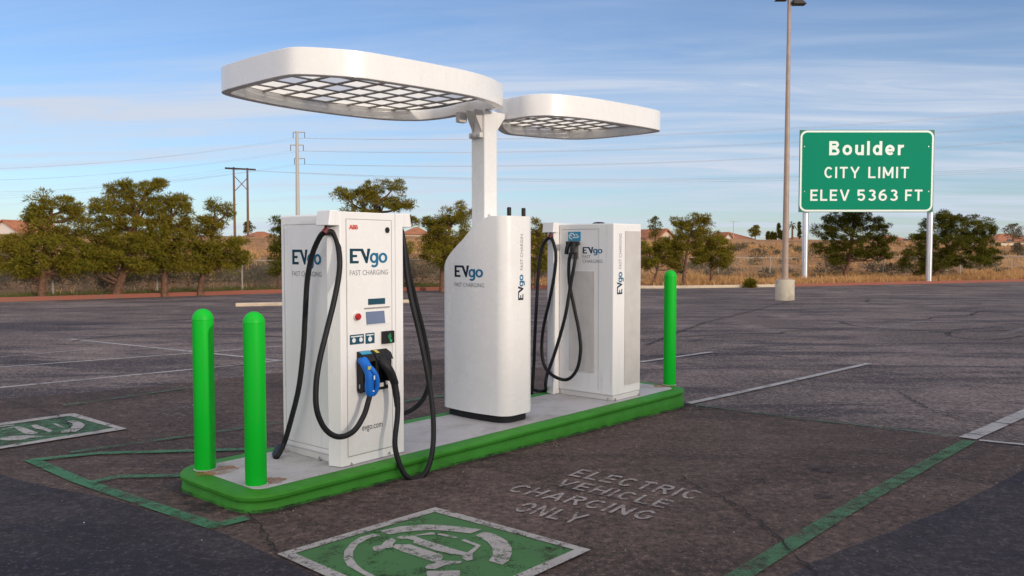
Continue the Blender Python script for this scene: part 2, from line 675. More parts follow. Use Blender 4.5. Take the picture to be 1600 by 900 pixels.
def concrete_mat(name, col, dirt=(0.20, 0.17, 0.14), scale=3.0, amt=0.7):
    m, nt, b = new_mat(name)
    v = coords(nt)
    n = noise(nt, v, scale, 7, 0.65, 0.3)
    c = mixc(nt, mrange(nt, n, 0.42, 0.72, 0, amt), col, dirt)
    c = mixc(nt, mrange(nt, noise(nt, v, 60, 4, 0.7), 0.3, 0.7, 0.0, 0.18), c, (0.12, 0.11, 0.10))
    nt.links.new(c, b.inputs['Base Color'])
    b.inputs['Roughness'].default_value = 0.85
    bump(nt, b, noise(nt, v, 80, 4), 0.3, 0.004)
    return m


M['concrete'] = concrete_mat('island_concrete', (0.46, 0.445, 0.45), (0.27, 0.24, 0.22))
M['lamp_base'] = concrete_mat('lamp_base_concrete', (0.52, 0.46, 0.36), scale=2)
M['kerb_cream'] = concrete_mat('cream_kerb', (0.58, 0.47, 0.34), scale=1.5, amt=0.5)
M['kerb_red'] = concrete_mat('red_kerb_paint', (0.27, 0.075, 0.045), (0.20, 0.09, 0.06), 1.2, 0.8)
M['rust'] = paint('rust_stain', (0.36, 0.16, 0.07), 0.42, 0.62, 6, 0.8)


def land_mat():
    m, nt, b = new_mat('dry_land')
    v = coords(nt)
    a = noise(nt, v, 0.10, 6, 0.6, 0.5)
    s = noise(nt, coords(nt, (0.25, 1.2, 1)), 0.35, 6, 0.65, 0.6)
    f = noise(nt, v, 2.4, 6, 0.75)
    c = mixc(nt, mrange(nt, a, 0.35, 0.65), (0.54, 0.285, 0.130), (0.36, 0.185, 0.095))
    c = mixc(nt, mrange(nt, s, 0.48, 0.66, 0, 0.8), c, (0.64, 0.37, 0.17))
    c = mixc(nt, mrange(nt, noise(nt, v, 0.5, 6, 0.7), 0.56, 0.68, 0, 0.75), c, (0.10, 0.085, 0.045))
    c = mixc(nt, mrange(nt, f, 0.35, 0.7, 0.0, 0.55), c, (0.11, 0.075, 0.05))
    nt.links.new(c, b.inputs['Base Color'])
    b.inputs['Roughness'].default_value = 1.0
    b.inputs['Specular IOR Level'].default_value = 0.1
    bump(nt, b, f, 1.0, 0.25)
    return m


M['land'] = land_mat()


def leaf_mat(name, cols, trans=0.25):
    m, nt, b = new_mat(name)
    g = nd(nt, 'ShaderNodeNewGeometry')
    r = g.outputs['Random Per Island']
    ramp = nd(nt, 'ShaderNodeValToRGB')
    ramp.color_ramp.interpolation = 'LINEAR'
    els = ramp.color_ramp.elements
    els[0].position, els[0].color = 0.0, (*cols[0], 1)
    els[1].position, els[1].color = 1.0, (*cols[-1], 1)
    for i, c in enumerate(cols[1:-1]):
        e = els.new((i + 1) / (len(cols) - 1))
        e.color = (*c, 1)
    nt.links.new(r, ramp.inputs[0])
    big = noise(nt, coords(nt), 0.9, 3)
    col = mixc(nt, mrange(nt, big, 0.35, 0.65, 0.0, 0.35), ramp.outputs[0], tuple(x * 0.9 for x in cols[-1]))
    nt.links.new(col, b.inputs['Base Color'])
    b.inputs['Roughness'].default_value = 0.8
    b.inputs['Specular IOR Level'].default_value = 0.05
    t = nd(nt, 'ShaderNodeBsdfTranslucent')
    nt.links.new(col, t.inputs['Color'])
    mx = nd(nt, 'ShaderNodeMixShader')
    mx.inputs[0].default_value = trans
    out = nt.nodes['Material Output']
    nt.links.new(b.outputs[0], mx.inputs[1])
    nt.links.new(t.outputs[0], mx.inputs[2])
    nt.links.new(mx.outputs[0], out.inputs['Surface'])
    return m


M['pine'] = leaf_mat('pine_needles', [(0.045, 0.062, 0.009), (0.175, 0.160, 0.018), (0.270, 0.230, 0.028), (0.100, 0.115, 0.013), (0.30, 0.195, 0.030)])
M['pine_dark'] = leaf_mat('dark_pine_needles', [(0.030, 0.045, 0.008), (0.105, 0.105, 0.014), (0.185, 0.160, 0.022), (0.066, 0.080, 0.011)])
M['scrub'] = leaf_mat('grey_scrub_twigs', [(0.15, 0.105, 0.075), (0.23, 0.16, 0.11), (0.085, 0.09, 0.045), (0.18, 0.13, 0.095), (0.11, 0.115, 0.05)], 0.15)
M['drygrass'] = leaf_mat('dry_grass_blades', [(0.54, 0.29, 0.11), (0.66, 0.40, 0.17), (0.42, 0.215, 0.10), (0.72, 0.46, 0.21)], 0.35)
M['greengrass'] = leaf_mat('green_grass_blades', [(0.07, 0.10, 0.02), (0.12, 0.12, 0.03), (0.16, 0.14, 0.05)], 0.2)


def glaze_mat():
    m, nt, b = new_mat('translucent_roof_panel')
    g = nd(nt, 'ShaderNodeNewGeometry')
    c = mixc(nt, mrange(nt, g.outputs['Random Per Island'], 0.80, 0.90), (0.98, 0.93, 0.83), (0.60, 0.62, 0.66))
    t = nd(nt, 'ShaderNodeBsdfTranslucent')
    nt.links.new(c, t.inputs['Color'])
    d = nd(nt, 'ShaderNodeBsdfDiffuse')
    nt.links.new(c, d.inputs['Color'])
    mx = nd(nt, 'ShaderNodeMixShader')
    mx.inputs[0].default_value = 0.92
    nt.links.new(d.outputs[0], mx.inputs[1])
    nt.links.new(t.outputs[0], mx.inputs[2])
    nt.links.new(mx.outputs[0], nt.nodes['Material Output'].inputs['Surface'])
    return m


M['glaze'] = glaze_mat()


def mesh_mat():
    m, nt, b = new_mat('chain_link_wire')
    v = coords(nt, (1, 1, 1))
    w = []
    for rot in (0.785, -0.785):
        mp = nd(nt, 'ShaderNodeMapping')
        mp.inputs['Rotation'].default_value = (0, rot, 0)
        nt.links.new(v, mp.inputs['Vector'])
        wv = nd(nt, 'ShaderNodeTexWave')
        wv.inputs['Scale'].default_value = 5.0
        nt.links.new(mp.outputs[0], wv.inputs['Vector'])
        w.append(mrange(nt, wv.outputs['Fac'], 0.95, 0.99))
    a = mth(nt, 'MAXIMUM', w[0], w[1])
    b.inputs['Base Color'].default_value = (0.26, 0.24, 0.22, 1)
    b.inputs['Roughness'].default_value = 0.6
    nt.links.new(mth(nt, 'MULTIPLY', a, 0.45), b.inputs['Alpha'])
    return m


M['chainlink'] = mesh_mat()

# ------------------------------------------------------------------ lettering
_text_cache = {}


def text_shape(s, bold=0.0, spacing=1.0):
    """glyph outlines of s as triangles in a unit box (x 0-1, y 0-1)"""
    key = (s, bold, spacing)
    if key not in _text_cache:
        cu = bpy.data.curves.new('text', 'FONT')
        cu.body = s
        cu.offset = bold
        cu.space_character = spacing
        cu.resolution_u = 4
        o = bpy.data.objects.new('text', cu)
        COL.objects.link(o)
        dg = bpy.context.evaluated_depsgraph_get()
        me = bpy.data.meshes.new_from_object(o.evaluated_get(dg))
        vs = [(v.co.x, v.co.y) for v in me.vertices]
        fs = [tuple(p.vertices) for p in me.polygons]
        bpy.data.objects.remove(o)
        bpy.data.curves.remove(cu)
        bpy.data.meshes.remove(me)
        x0, x1 = min(v[0] for v in vs), max(v[0] for v in vs)
        y0, y1 = min(v[1] for v in vs), max(v[1] for v in vs)
        _text_cache[key] = ([((x - x0) / (x1 - x0), (y - y0) / (y1 - y0)) for x, y in vs], fs)
    return _text_cache[key]


def arc(cx_, cy_, rx, ry, a0, a1, n=18):
    return [(cx_ + rx * math.cos(math.radians(lerp(a0, a1, i / n))), cy_ + ry * math.sin(math.radians(lerp(a0, a1, i / n)))) for i in range(n + 1)]


def stroke2d(pts, w, closed=False):
    """2D polyline thickened to triangles"""
    n = len(pts)
    vs, fs = [], []
    for i in range(n):
        if closed:
            p0, p1 = pts[i - 1], pts[(i + 1) % n]
        else:
            p0, p1 = pts[max(i - 1, 0)], pts[min(i + 1, n - 1)]
        tx, ty = p1[0] - p0[0], p1[1] - p0[1]
        l = math.hypot(tx, ty) or 1
        nx, ny = -ty / l * w / 2, tx / l * w / 2
        vs += [(pts[i][0] + nx, pts[i][1] + ny), (pts[i][0] - nx, pts[i][1] - ny)]
    for i in range(n if closed else n - 1):
        j = (i + 1) % n
        fs.append((2 * i, 2 * i + 1, 2 * j + 1, 2 * j))
    return vs, fs


def logo_shape():
    """the two-tone EV go mark: polygons (verts, faces, tone) in cap-height units, width 2.42"""
    out = []
    E = [(0, 0), (0.56, 0), (0.56, 0.17), (0.19, 0.17), (0.19, 0.42), (0.46, 0.42), (0.46, 0.58), (0.19, 0.58), (0.19, 0.83), (0.70, 0.83), (1.02, 0.0), (1.13, 0.0), (1.33, 1.0), (1.13, 1.0), (1.065, 0.42), (0.84, 1.0), (0, 1.0)]
    tris = tessellate_polygon([[Vector((x, y, 0)) for x, y in E]])
    out.append((E, [tuple(t) for t in tris], 0))
    g1 = stroke2d(arc(1.56, 0.36, 0.20, 0.28, 0, 360, 28)[:-1], 0.155, True)
    g2 = stroke2d([(1.765, 0.70), (1.765, 0.0)] + arc(1.565, 0.0, 0.20, 0.22, 0, -140, 12)[1:], 0.155)
    o1 = stroke2d(arc(2.16, 0.36, 0.22, 0.28, 0, 360, 28)[:-1], 0.155, True)
    out += [(*g1, 1), (*g2, 1), (*o1, 1)]
    return out


def mapped(mb, shape, o, ax, ay, lift, mi=0, sub=0.0):
    vs, fs = shape
    n = ax.cross(ay).normalized()
    pts = [o + ax * x + ay * y + n * (lift + sub) for x, y in vs]
    ff = []
    for f in fs:
        a, b, c = (vs[f[0]], vs[f[1]], vs[f[2]])
        cr = (b[0] - a[0]) * (c[1] - a[1]) - (b[1] - a[1]) * (c[0] - a[0])
        ff.append(f if cr > 0 else f[::-1])
    mb.add(pts, ff, mi)


def put_text(name, s, mat, parent, o, ax, ay, lift=0.0015, bold=0.0, spacing=1.0, bend=None):
    mb = MB()
    vs_, fs_ = text_shape(s, bold, spacing)
    if bold > 0:
        for k, f in enumerate(fs_):
            mapped(mb, ([vs_[i] for i in f], [tuple(range(len(f)))]), o, ax, ay, lift, 0, k * 4e-5)
    else:
        mapped(mb, (vs_, fs_), o, ax, ay, lift)
    if bend:
        mb.v = [bend(p) for p in mb.v]
    return mb.build(name, mat, parent)


def put_logo(parent, o, ax, ay, lift=0.0015, bend=None, dark=None):
    """ax: full width vector, ay: cap height vector"""
    mb = MB()
    for k, (vs, fs, tone) in enumerate(logo_shape()):
        mapped(mb, ([(x / 2.455, y) for x, y in vs], fs), o, ax, ay, lift, tone, k * 0.0002)
    if bend:
        mb.v = [bend(p) for p in mb.v]
    return mb.build('logo_lettering', [dark or M['teal'], M['logoblue']], parent)


# ------------------------------------------------------------------ island frame
TH = math.radians(41.3)
A = Vector((math.sin(TH), math.cos(TH), 0))          # along the island, away
B = Vector((-math.cos(TH), math.sin(TH), 0))         # across it, to the far left
O0 = Vector((-1.65735, 5.31676, 0))


def S(s, t, z=0.0):
    return O0 + A * s + B * t + Vector((0, 0, z))


UP = Vector((0, 0, 1))
# ================================================================== SETTING
# land: one sheet to the horizon
def axis_vals(lo, hi, fine_lo, fine_hi, step, grow=1.25):
    vals = []
    v = fine_lo
    while v <= fine_hi:
        vals.append(v)
        v += step
    st = step
    v = fine_hi
    while v < hi:
        st *= grow
        v += st
        vals.append(v)
    st = step
    v = fine_lo
    pre = []
    while v > lo:
        st *= grow
        v -= st
        pre.append(v)
    return pre[::-1] + vals


xs = axis_vals(-2500, 2500, -50, 70, 1.25)
ys = axis_vals(-300, 4000, 20, 110, 1.25)
mb = MB()
verts = []
for y in ys:
    for x in xs:
        z = ground_z(x, y)
        d = y - y_edge(x)
        if d < 0.3:
            z -= 0.25
        if y > 600:
            z += (y - 600) * 0.004
        verts.append(Vector((x, y, z)))
nx_ = len(xs)
mb.add(verts, [(j * nx_ + i, j * nx_ + i + 1, (j + 1) * nx_ + i + 1, (j + 1) * nx_ + i) for j in range(len(ys) - 1) for i in range(nx_ - 1)])
tag(mb.build('ground', M['land'], smooth='all'), 'dry tan grassland rising beyond the parking lot', kind='structure')

# parking lot asphalt
lx = [i * 4.0 - 120 for i in range(61)]
lk = [-60, -30, -10, 0, 2, 3, 4] + [4.5 + 0.4 * i for i in range(18)] + [13, 15, 18, 22, 26]
mb = MB()
verts = []
for x in lx:
    ye = y_edge(x) + 0.35
    for k in lk:
        y = k if ye > 30 else min(k, ye - 4 + 0.02 * k)
        verts.append(Vector((x, y, lot_z(y))))
    for q in (0.5, 1.0):
        y = lerp(max(26, ye - 4) if ye > 30 else ye - 3, ye, q)
        verts.append(Vector((x, y, lot_z(y))))
nk = len(lk) + 2
mb.add(verts, [(i * nk + j, (i + 1) * nk + j, (i + 1) * nk + j + 1, i * nk + j + 1) for i in range(len(lx) - 1) for j in range(nk - 1)])
tag(mb.build('parking_lot', M['asphalt'], smooth='all'), kind='structure')


def gsheet(polys, name, mat, lift, step=0.5):
    """flat painted or sealed areas laid on the lot, following its fall"""
    mb = MB()
    for poly in polys:
        P = [at_ground(*p) for p in poly] if not isinstance(poly[0], Vector) else poly
        tmp = bmesh.new()
        vs = [tmp.verts.new((p.x, p.y, 0)) for p in P]
        for t in tessellate_polygon([[Vector((p.x, p.y, 0)) for p in P]]):
            try:
                tmp.faces.new([vs[i] for i in t])
            except ValueError:
                pass
        ylo, yhi = min(p.y for p in P), max(p.y for p in P)
        y = math.floor(max(ylo, 4.5) / 0.4) * 0.4 + 0.1
        while y < min(yhi, 10.5):
            if y > ylo:
                bmesh.ops.bisect_plane(tmp, geom=tmp.verts[:] + tmp.edges[:] + tmp.faces[:], plane_co=(0, y, 0), plane_no=(0, 1, 0))
            y += 0.4
        tmp.verts.index_update()
        vv = [Vector((v.co.x, v.co.y, lot_z(v.co.y) + lift)) for v in tmp.verts]
        ff = []
        for f in tmp.faces:
            ids = tuple(v.index for v in f.verts)
            f.normal_update()
            ff.append(ids if f.normal.z > 0 else ids[::-1])
        mb.add(vv, ff)
        tmp.free()
    return tag(mb.build(name, mat), kind='structure')


def ragged(poly, amp, seed):
    rr = random.Random(seed)
    out = []
    for (x0, y0), (x1, y1) in zip(poly, poly[1:] + poly[:1]):
        n = max(1, min(24, int(math.hypot(x1 - x0, y1 - y0) / 14)))
        for i in range(n):
            k = i / n
            out.append((lerp(x0, x1, k) + rr.uniform(-1, 1) * amp, lerp(y0, y1, k) + rr.uniform(-1, 1) * amp * 0.6))
    return out


# brown bay surface round the island and the dark sealed asphalt in front of it
gsheet([ragged([(-700, 660), (-200, 640), (150, 612), (420, 585), (700, 560), (960, 590), (1075, 632), (1290, 658), (1512, 688), (1700, 716), (1700, 690), (1900, 720), (1440, 905), (1180, 1100), (800, 1500), (330, 1000), (60, 760), (-300, 690)], 1.6, 1)], 'bay_asphalt', M['asphalt_ev'], 0.004)
gsheet([ragged([(-900, 700), (0, 743), (105, 769), (181, 783), (300, 822), (332, 830), (380, 848), (431, 872), (520, 915), (700, 1010), (960, 1200), (900, 2500), (-900, 1500)], 1.8, 2),
        ragged([(960, 1200), (1100, 990), (1228, 902), (1290, 872), (1480, 797), (1610, 731), (2000, 610), (3000, 700), (2600, 1500), (1300, 2500)], 1.8, 3)], 'sealed_asphalt', M['asphalt_seal'], 0.008)


def gline(pts, w, steps=1):
    """pixel polyline -> ground quads of width w (metres)"""
    P = [at_ground(*p) for p in pts]
    out = []
    for p, q in zip(P, P[1:]):
        d = (q - p)
        d.z = 0
        n = Vector((-d.y, d.x, 0)).normalized() * w / 2
        out.append([p - n, q - n, q + n, p + n])
    return out


# painted lines
gsheet(gline([(0, 574), (345, 549), (440, 541)], 0.09) + gline([(0, 606), (380, 570), (440, 563)], 0.10) + gline([(110, 530), (440, 564)], 0.10) + gline([(1, 558), (150, 545)], 0.05), 'parking_line', M['paint_line'], 0.006)
gsheet(gline([(1000, 567), (1112, 551)], 0.10) + gline([(1075, 632), (1195, 606), (1358, 569)], 0.10) + gline([(1512, 687), (1720, 590)], 0.15) + gline([(1530, 690), (1640, 701)], 0.06), 'parking_line', M['paint_line'], 0.016)
gsheet(gline([(1365, 516), (1446, 502)], 0.10) + gline([(1560, 524), (1640, 504)], 0.16) + gline([(840, 566), (870, 560)], 0.08) + gline([(840, 541), (880, 533)], 0.08) + gline([(1100, 545), (1180, 530)], 0.07), 'parking_line', M['paint_faint'], 0.006)
gsheet(gline([(150, 489), (290, 483), (420, 481)], 0.25) + gline([(200, 497), (240, 496)], 0.2) + gline([(0, 497), (200, 487)], 0.2), 'parking_line', M['paint_ghost'], 0.006)
# green bay outline
gsheet(gline([(48, 720), (120, 752), (230, 790), (338, 826)], 0.105) + gline([(330, 826), (385, 812)], 0.10), 'bay_line', M['paint_green_line'], 0.014)
gsheet(gline([(48, 722), (150, 711), (300, 707), (450, 703)], 0.10) + gline([(140, 758), (180, 748), (282, 746)], 0.09), 'bay_line', M['paint_green_line'], 0.018)
gsheet(gline([(110, 710), (300, 683), (460, 660), (660, 625)], 0.09) + gline([(640, 628), (700, 620)], 0.09) + gline([(100, 636), (300, 607)], 0.06), 'bay_line', M['paint_green_faint'], 0.021)
gsheet(gline([(1120, 925), (1330, 795), (1515, 690)], 0.115), 'bay_line', M['paint_green_cold'], 0.014)
gsheet(gline([(1085, 634), (1240, 655), (1400, 672), (1510, 685)], 0.055), 'bay_line', M['paint_green_faint'], 0.014)

# charging symbol in the near bay
Z1 = lambda pts: [(520 + x / 5.333, 795 + y / 5.333) for x, y in pts]
near_out = [(433, 870), (680, 796.5), (923, 863.5), (672, 980)]
near_in = [(461, 869), (679, 804), (897, 863.5), (672, 962)]
gsheet([near_in], 'ground_symbol', M['paint_green'], 0.014)
gsheet([[near_out[i], near_out[(i + 1) % 4], near_in[(i + 1) % 4], near_in[i]] for i in range(4)], 'ground_symbol', M['paint_white'], 0.018)
car = [
    [(330, 350), (350, 335), (400, 330), (440, 290), (490, 270), (525, 285), (520, 300), (500, 320), (500, 345), (440, 355), (390, 378), (340, 375)],
    [(500, 345), (520, 321), (640, 320), (700, 340), (910, 408), (920, 430), (900, 455), (830, 465), (700, 420), (560, 375)],
    [(530, 265), (560, 250), (680, 248), (740, 275), (1060, 375), (1165, 400), (1165, 450), (1120, 460), (1080, 440), (1070, 410), (980, 400), (850, 370), (740, 330), (670, 310), (680, 290), (620, 272), (550, 275)],
    [(680, 245), (820, 220), (850, 225), (850, 238), (830, 238), (700, 247)],
    [(880, 228), (910, 230), (1045, 262), (1010, 270), (870, 238)],
    [(1070, 285), (1100, 278), (1235, 330), (1165, 398), (1120, 390), (1195, 335), (1080, 292)],
    [(770, 510), (800, 490), (860, 480), (840, 466), (910, 456), (960, 460), (1080, 462), (1060, 480), (940, 495), (850, 530), (780, 525)],
    [(340, 232), (230, 260), (150, 310), (95, 380), (90, 440), (120, 500), (210, 550), (300, 600), (350, 585), (260, 540), (200, 490), (170, 440), (170, 380), (210, 320), (290, 275), (395, 245)],
    [(385, 208), (560, 170), (750, 155), (900, 158), (1080, 175), (1240, 195), (1150, 230), (1000, 212), (850, 200), (700, 205), (570, 220), (470, 238)],
    [(1185, 245), (1270, 213), (1360, 240), (1450, 290), (1490, 350), (1490, 400), (1465, 460), (1410, 492), (1300, 460), (1335, 410), (1330, 350), (1290, 300), (1230, 265)],
    [(780, 560), (790, 545), (1060, 540), (1060, 600), (790, 600)],
]
gsheet([Z1(p) for p in car], 'ground_symbol', M['paint_white'], 0.018)
# the same symbol in the far bay
Z2 = lambda pts: [(x / 7.273, 630 + y / 7.273) for x, y in pts]
gsheet([Z2([(-700, 370), (790, 160), (1320, 295), (0, 515), (-900, 665)])], 'ground_symbol', M['paint_green_cold'], 0.014)
gsheet([Z2(p) for p in (
    [(-700, 340), (800, 133), (850, 150), (790, 162), (-700, 368)], [(800, 133), (850, 133), (1445, 310), (1310, 303), (790, 162)],
    [(1445, 310), (0, 540), (-900, 700), (-900, 672), (0, 513), (1310, 297)],
    [(760, 225), (840, 215), (920, 235), (970, 265), (940, 300), (860, 345), (700, 355), (690, 340), (790, 310), (830, 270), (820, 245)],
    [(160, 290), (230, 285), (340, 320), (430, 355), (410, 370), (300, 375), (210, 330)],
    [(340, 265), (420, 265), (600, 330), (560, 350), (480, 320), (400, 310)],
    [(0, 420), (130, 395), (300, 385), (520, 400), (340, 415), (250, 440), (100, 445), (0, 435)],
    [(590, 250), (640, 250), (740, 295), (700, 298)], [(0, 280), (160, 262), (160, 272), (0, 292)], [(20, 310), (150, 288), (210, 284), (30, 322)])], 'ground_symbol', M['paint_white'], 0.018)


def hwy(word, w):
    """road sign capitals and lower case drawn with strokes of one width; cap height 1"""
    a, b, m = w / 2, 1 - w / 2, 0.5
    X = 0.74
    xt = X - a

    def glyph(c):
        if c == 'E':
            return 0.60, [[(a, 0), (a, 1)], [(w, a), (0.60, a)], [(w, m), (0.54, m)], [(w, b), (0.60, b)]]
        if c == 'F':
            return 0.58, [[(a, 0), (a, 1)], [(w, m), (0.52, m)], [(w, b), (0.58, b)]]
        if c == 'L':
            return 0.58, [[(a, 0), (a, 1)], [(w, a), (0.58, a)]]
        if c == 'I':
            return w, [[(a, 0), (a, 1)]]
        if c == 'T':
            return 0.66, [[(0, b), (0.66, b)], [(0.33, 0), (0.33, 1 - w)]]
        if c == 'V':
            return 0.80, [[(a * 0.9, 1), (0.40, 0.02)], [(0.80 - a * 0.9, 1), (0.40, 0.02)]]
        if c == 'Y':
            return 0.78, [[(a * 0.9, 1), (0.39, 0.42)], [(0.78 - a * 0.9, 1), (0.39, 0.42)], [(0.39, 0), (0.39, 0.47)]]
        if c == 'M':
            return 0.84, [[(a, 0), (a, 1)], [(0.84 - a, 0), (0.84 - a, 1)], [(a, 0.96), (0.42, 0.22)], [(0.84 - a, 0.96), (0.42, 0.22)]]
        if c == 'C':
            return 0.68, [arc(0.36, 0.5, 0.36 - a, b - m, 42, 318, 26)]
        if c == '5':
            return 0.66, [[(0.06, b), (0.60, b)], [(0.06 + a, 1 - w), (0.05 + a, 0.44)], arc(0.34, 0.335, 0.32 - a, 0.335 - a, 128, -150, 22)]
        if c == '3':
            return 0.64, [arc(0.31, 0.735, 0.29 - a, 0.265 - a, 150, -88, 18), arc(0.31, 0.295, 0.33 - a, 0.295 - a, 88, -150, 20)]
        if c == '6':
            return 0.66, [arc(0.33, 0.33, 0.33 - a, 0.33 - a, 0, 360, 26), arc(0.46, 0.40, 0.46 - a, 0.60 - a, 182, 82, 14)]
        if c == 'B':
            return 0.70, [[(a, 0), (a, 1)], [(w, b), (0.42, b)] + arc(0.42, 0.755, 0.24 - a, 0.245 - a, 90, -90, 12)[1:] + [(w, 0.51 + a)], [(w, m), (0.42, m)] + arc(0.42, 0.27 , 0.28 - a, 0.27 - a, 78, -90, 12)[1:] + [(w, a)]]
        if c == 'H':
            return 0.70, [[(a, 0), (a, 1)], [(0.70 - a, 0), (0.70 - a, 1)], [(w, m), (0.70 - w, m)]]
        if c == 'A':
            return 0.80, [[(a * 0.9, 0), (0.40, 0.98)], [(0.80 - a * 0.9, 0), (0.40, 0.98)], [(0.22, 0.3), (0.58, 0.3)]]
        if c == 'N':
            return 0.72, [[(a, 0), (a, 1)], [(0.72 - a, 0), (0.72 - a, 1)], [(a, 0.97), (0.72 - a, 0.03)]]
        if c == 'G':
            return 0.70, [arc(0.36, 0.5, 0.36 - a, b - m, 42, 350, 26), [(0.42, 0.42), (0.70, 0.42)]]
        if c == 'O':
            return 0.74, [arc(0.37, 0.5, 0.37 - a, b - m, 8, 172, 18), arc(0.37, 0.5, 0.37 - a, b - m, 188, 352, 18)]
        if c == 'R':
            return 0.68, [[(a, 0), (a, 1)], [(w, b), (0.40, b)] + arc(0.40, 0.735, 0.26 - a, 0.265 - a, 90, -90, 12)[1:] + [(w, 0.47 + a)], [(0.36, 0.47), (0.64, 0.0)]]
        if c == 'o':
            return 0.66, [arc(0.33, X / 2, 0.33 - a, X / 2 - a, 0, 360, 28)]
        if c == 'e':
            return 0.65, [arc(0.325, X / 2, 0.325 - a, X / 2 - a, 2, 318, 26), [(w, X / 2 - 0.01), (0.62, X / 2 - 0.01)]]
        if c == 'd':
            return 0.64, [arc(0.31, X / 2, 0.31 - a, X / 2 - a, 0, 360, 28), [(0.64 - a, 0), (0.64 - a, 1)]]
        if c == 'u':
            return 0.60, [[(a, X), (a, 0.26)] + arc(0.28, 0.26, 0.28 - a, 0.26 - a, 180, 330, 12)[1:], [(0.60 - a, 0), (0.60 - a, X)]]
        if c == 'l':
            return w, [[(a, 0), (a, 1)]]
        if c == 'r':
            return 0.42, [[(a, 0), (a, X)], [(a, 0.42)] + arc(0.36, 0.42, 0.36 - a, X - a - 0.42, 165, 78, 8)]
        return 0.4, []
    x = 0.0
    out = []
    for c in word:
        adv, strokes = glyph(c)
        for st in strokes:
            out.append(stroke2d([(x + px, py) for px, py in st], w))
        x += adv + 0.21
    return x - 0.21, out


def ground_text(rows, mat, w=0.15):
    """stencilled words, drawn with plain strokes"""
    mb = MB()
    for s, p0, p1, pt in rows:
        o, x1, y1 = at_ground(*p0), at_ground(*p1), at_ground(*pt)
        wd_, strokes = hwy(s, w)
        for k, (vs, fs) in enumerate(strokes):
            pts = []
            for x, y in vs:
                q = o + (x1 - o) * (x / wd_) + (y1 - o) * y
                pts.append(Vector((q.x, q.y, lot_z(q.y) + 0.012 + 0.0003 * (k % 4))))
            mb.add(pts, fs)
    return tag(mb.build('ground_lettering', mat), kind='structure')


T2 = lambda x, y: (760 + x / 4.324, 720 + y / 4.324)
ground_text([('ELECTRIC', T2(550, 108), T2(1400, 275), T2(645, 66)), ('VEHICLE', T2(445, 172), T2(1195, 332), T2(535, 132)),
             ('CHARGING', T2(130, 212), T2(1080, 414), T2(235, 170)), ('ONLY', T2(170, 345), T2(600, 440), T2(280, 290))], M['paint_text'])
ground_text([('ELECTRIC', (330, 628), (243, 640), (318, 625)), ('CHARGING', (362, 632), (215, 650), (345, 628)), ('ONLY', (330, 650), (187, 656), (320, 645))], M['paint_ghost'])


def crack(pts, w, seed):
    r = random.Random(seed)
    P = [at_ground(*p) for p in pts]
    fine = []
    for p, q in zip(P, P[1:]):
        n = max(2, int((q - p).length / 0.05))
        d = (q - p)
        nn = Vector((-d.y, d.x, 0)).normalized()
        for i in range(n):
            fine.append(p + d * (i / n) + nn * r.uniform(-1, 1) * 0.018)
    fine.append(P[-1])
    polys = []
    for i, (p, q) in enumerate(zip(fine, fine[1:])):
        d = q - p
        d.z = 0
        n = Vector((-d.y, d.x, 0)).normalized() * w * r.uniform(0.35, 1.0)
        polys.append([p - n, q - n, q + n, p + n])
    return polys


cr = []
for k, (pts, w) in enumerate([
    ([(385, 806), (405, 822), (420, 850), (435, 868)], 0.007), ([(1060, 745), (1090, 765), (1125, 778), (1175, 810), (1215, 840), (1240, 870), (1278, 903)], 0.009),
    ([(1125, 778), (1170, 758), (1215, 742)], 0.006), ([(700, 720), (800, 740), (900, 768), (1000, 790), (1090, 805)], 0.005),
    ([(0, 625), (55, 640), (85, 650), (105, 662), (112, 672), (108, 684)], 0.006), ([(185, 678), (300, 662), (430, 650)], 0.004),
    ([(150, 775), (240, 752), (300, 742), (420, 715)], 0.004), ([(0, 795), (60, 780), (110, 768)], 0.006), ([(400, 790), (520, 762), (600, 745)], 0.004),
    ([(1060, 640), (1180, 640), (1300, 632), (1420, 628), (1600, 640)], 0.010), ([(1240, 470), (1180, 485), (1100, 505), (1060, 520), (1010, 540)], 0.025),
    ([(1090, 640), (1240, 652), (1330, 655), (1440, 672), (1600, 690)], 0.009), ([(1440, 585), (1520, 582), (1600, 584)], 0.02),
    ([(1060, 622), (1180, 612), (1290, 600)], 0.008), ([(1400, 612), (1450, 640), (1500, 655), (1600, 668)], 0.014), ([(0, 648), (120, 640), (200, 625)], 0.004)]):
    cr += crack(pts, w, k)
rw = random.Random(77)
for k in range(26):
    # long wandering cracks over the open lot
    p = Vector((rw.uniform(-14, 26), rw.uniform(11.5, 36), 0))
    a = rw.choice((0.15, 1.55, 0.8, 2.6)) + rw.uniform(-0.4, 0.4)
    path = [p.copy()]
    for _ in range(rw.randint(8, 22)):
        a += rw.uniform(-0.45, 0.45)
        p = p + Vector((math.cos(a), math.sin(a), 0)) * rw.uniform(0.25, 0.6)
        path.append(p.copy())
    if any(q.y > y_edge(q.x) - 0.5 for q in path):
        continue
    w = rw.uniform(0.010, 0.032)
    for q0, q1 in zip(path, path[1:]):
        d = q1 - q0
        n = Vector((-d.y, d.x, 0)).normalized() * w * rw.uniform(0.5, 1.1)
        cr.append([q0 - n, q1 - n, q1 + n, q0 + n])
gsheet(cr, 'asphalt_crack', M['crack'], 0.022)


def blob(px, py, rx, ry, seed, n=22):
    r = random.Random(seed)
    out = []
    for i in range(n):
        a = 2 * math.pi * i / n
        k = r.uniform(0.7, 1.15)
        out.append((px + rx * k * math.cos(a), py + ry * k * math.sin(a)))
    return out


gsheet([blob(1285, 776, 15, 5, 1), blob(1290, 735, 26, 5, 2), blob(315, 792, 40, 10, 5)], 'oil_stain', M['tar_and_shade'], 0.012)
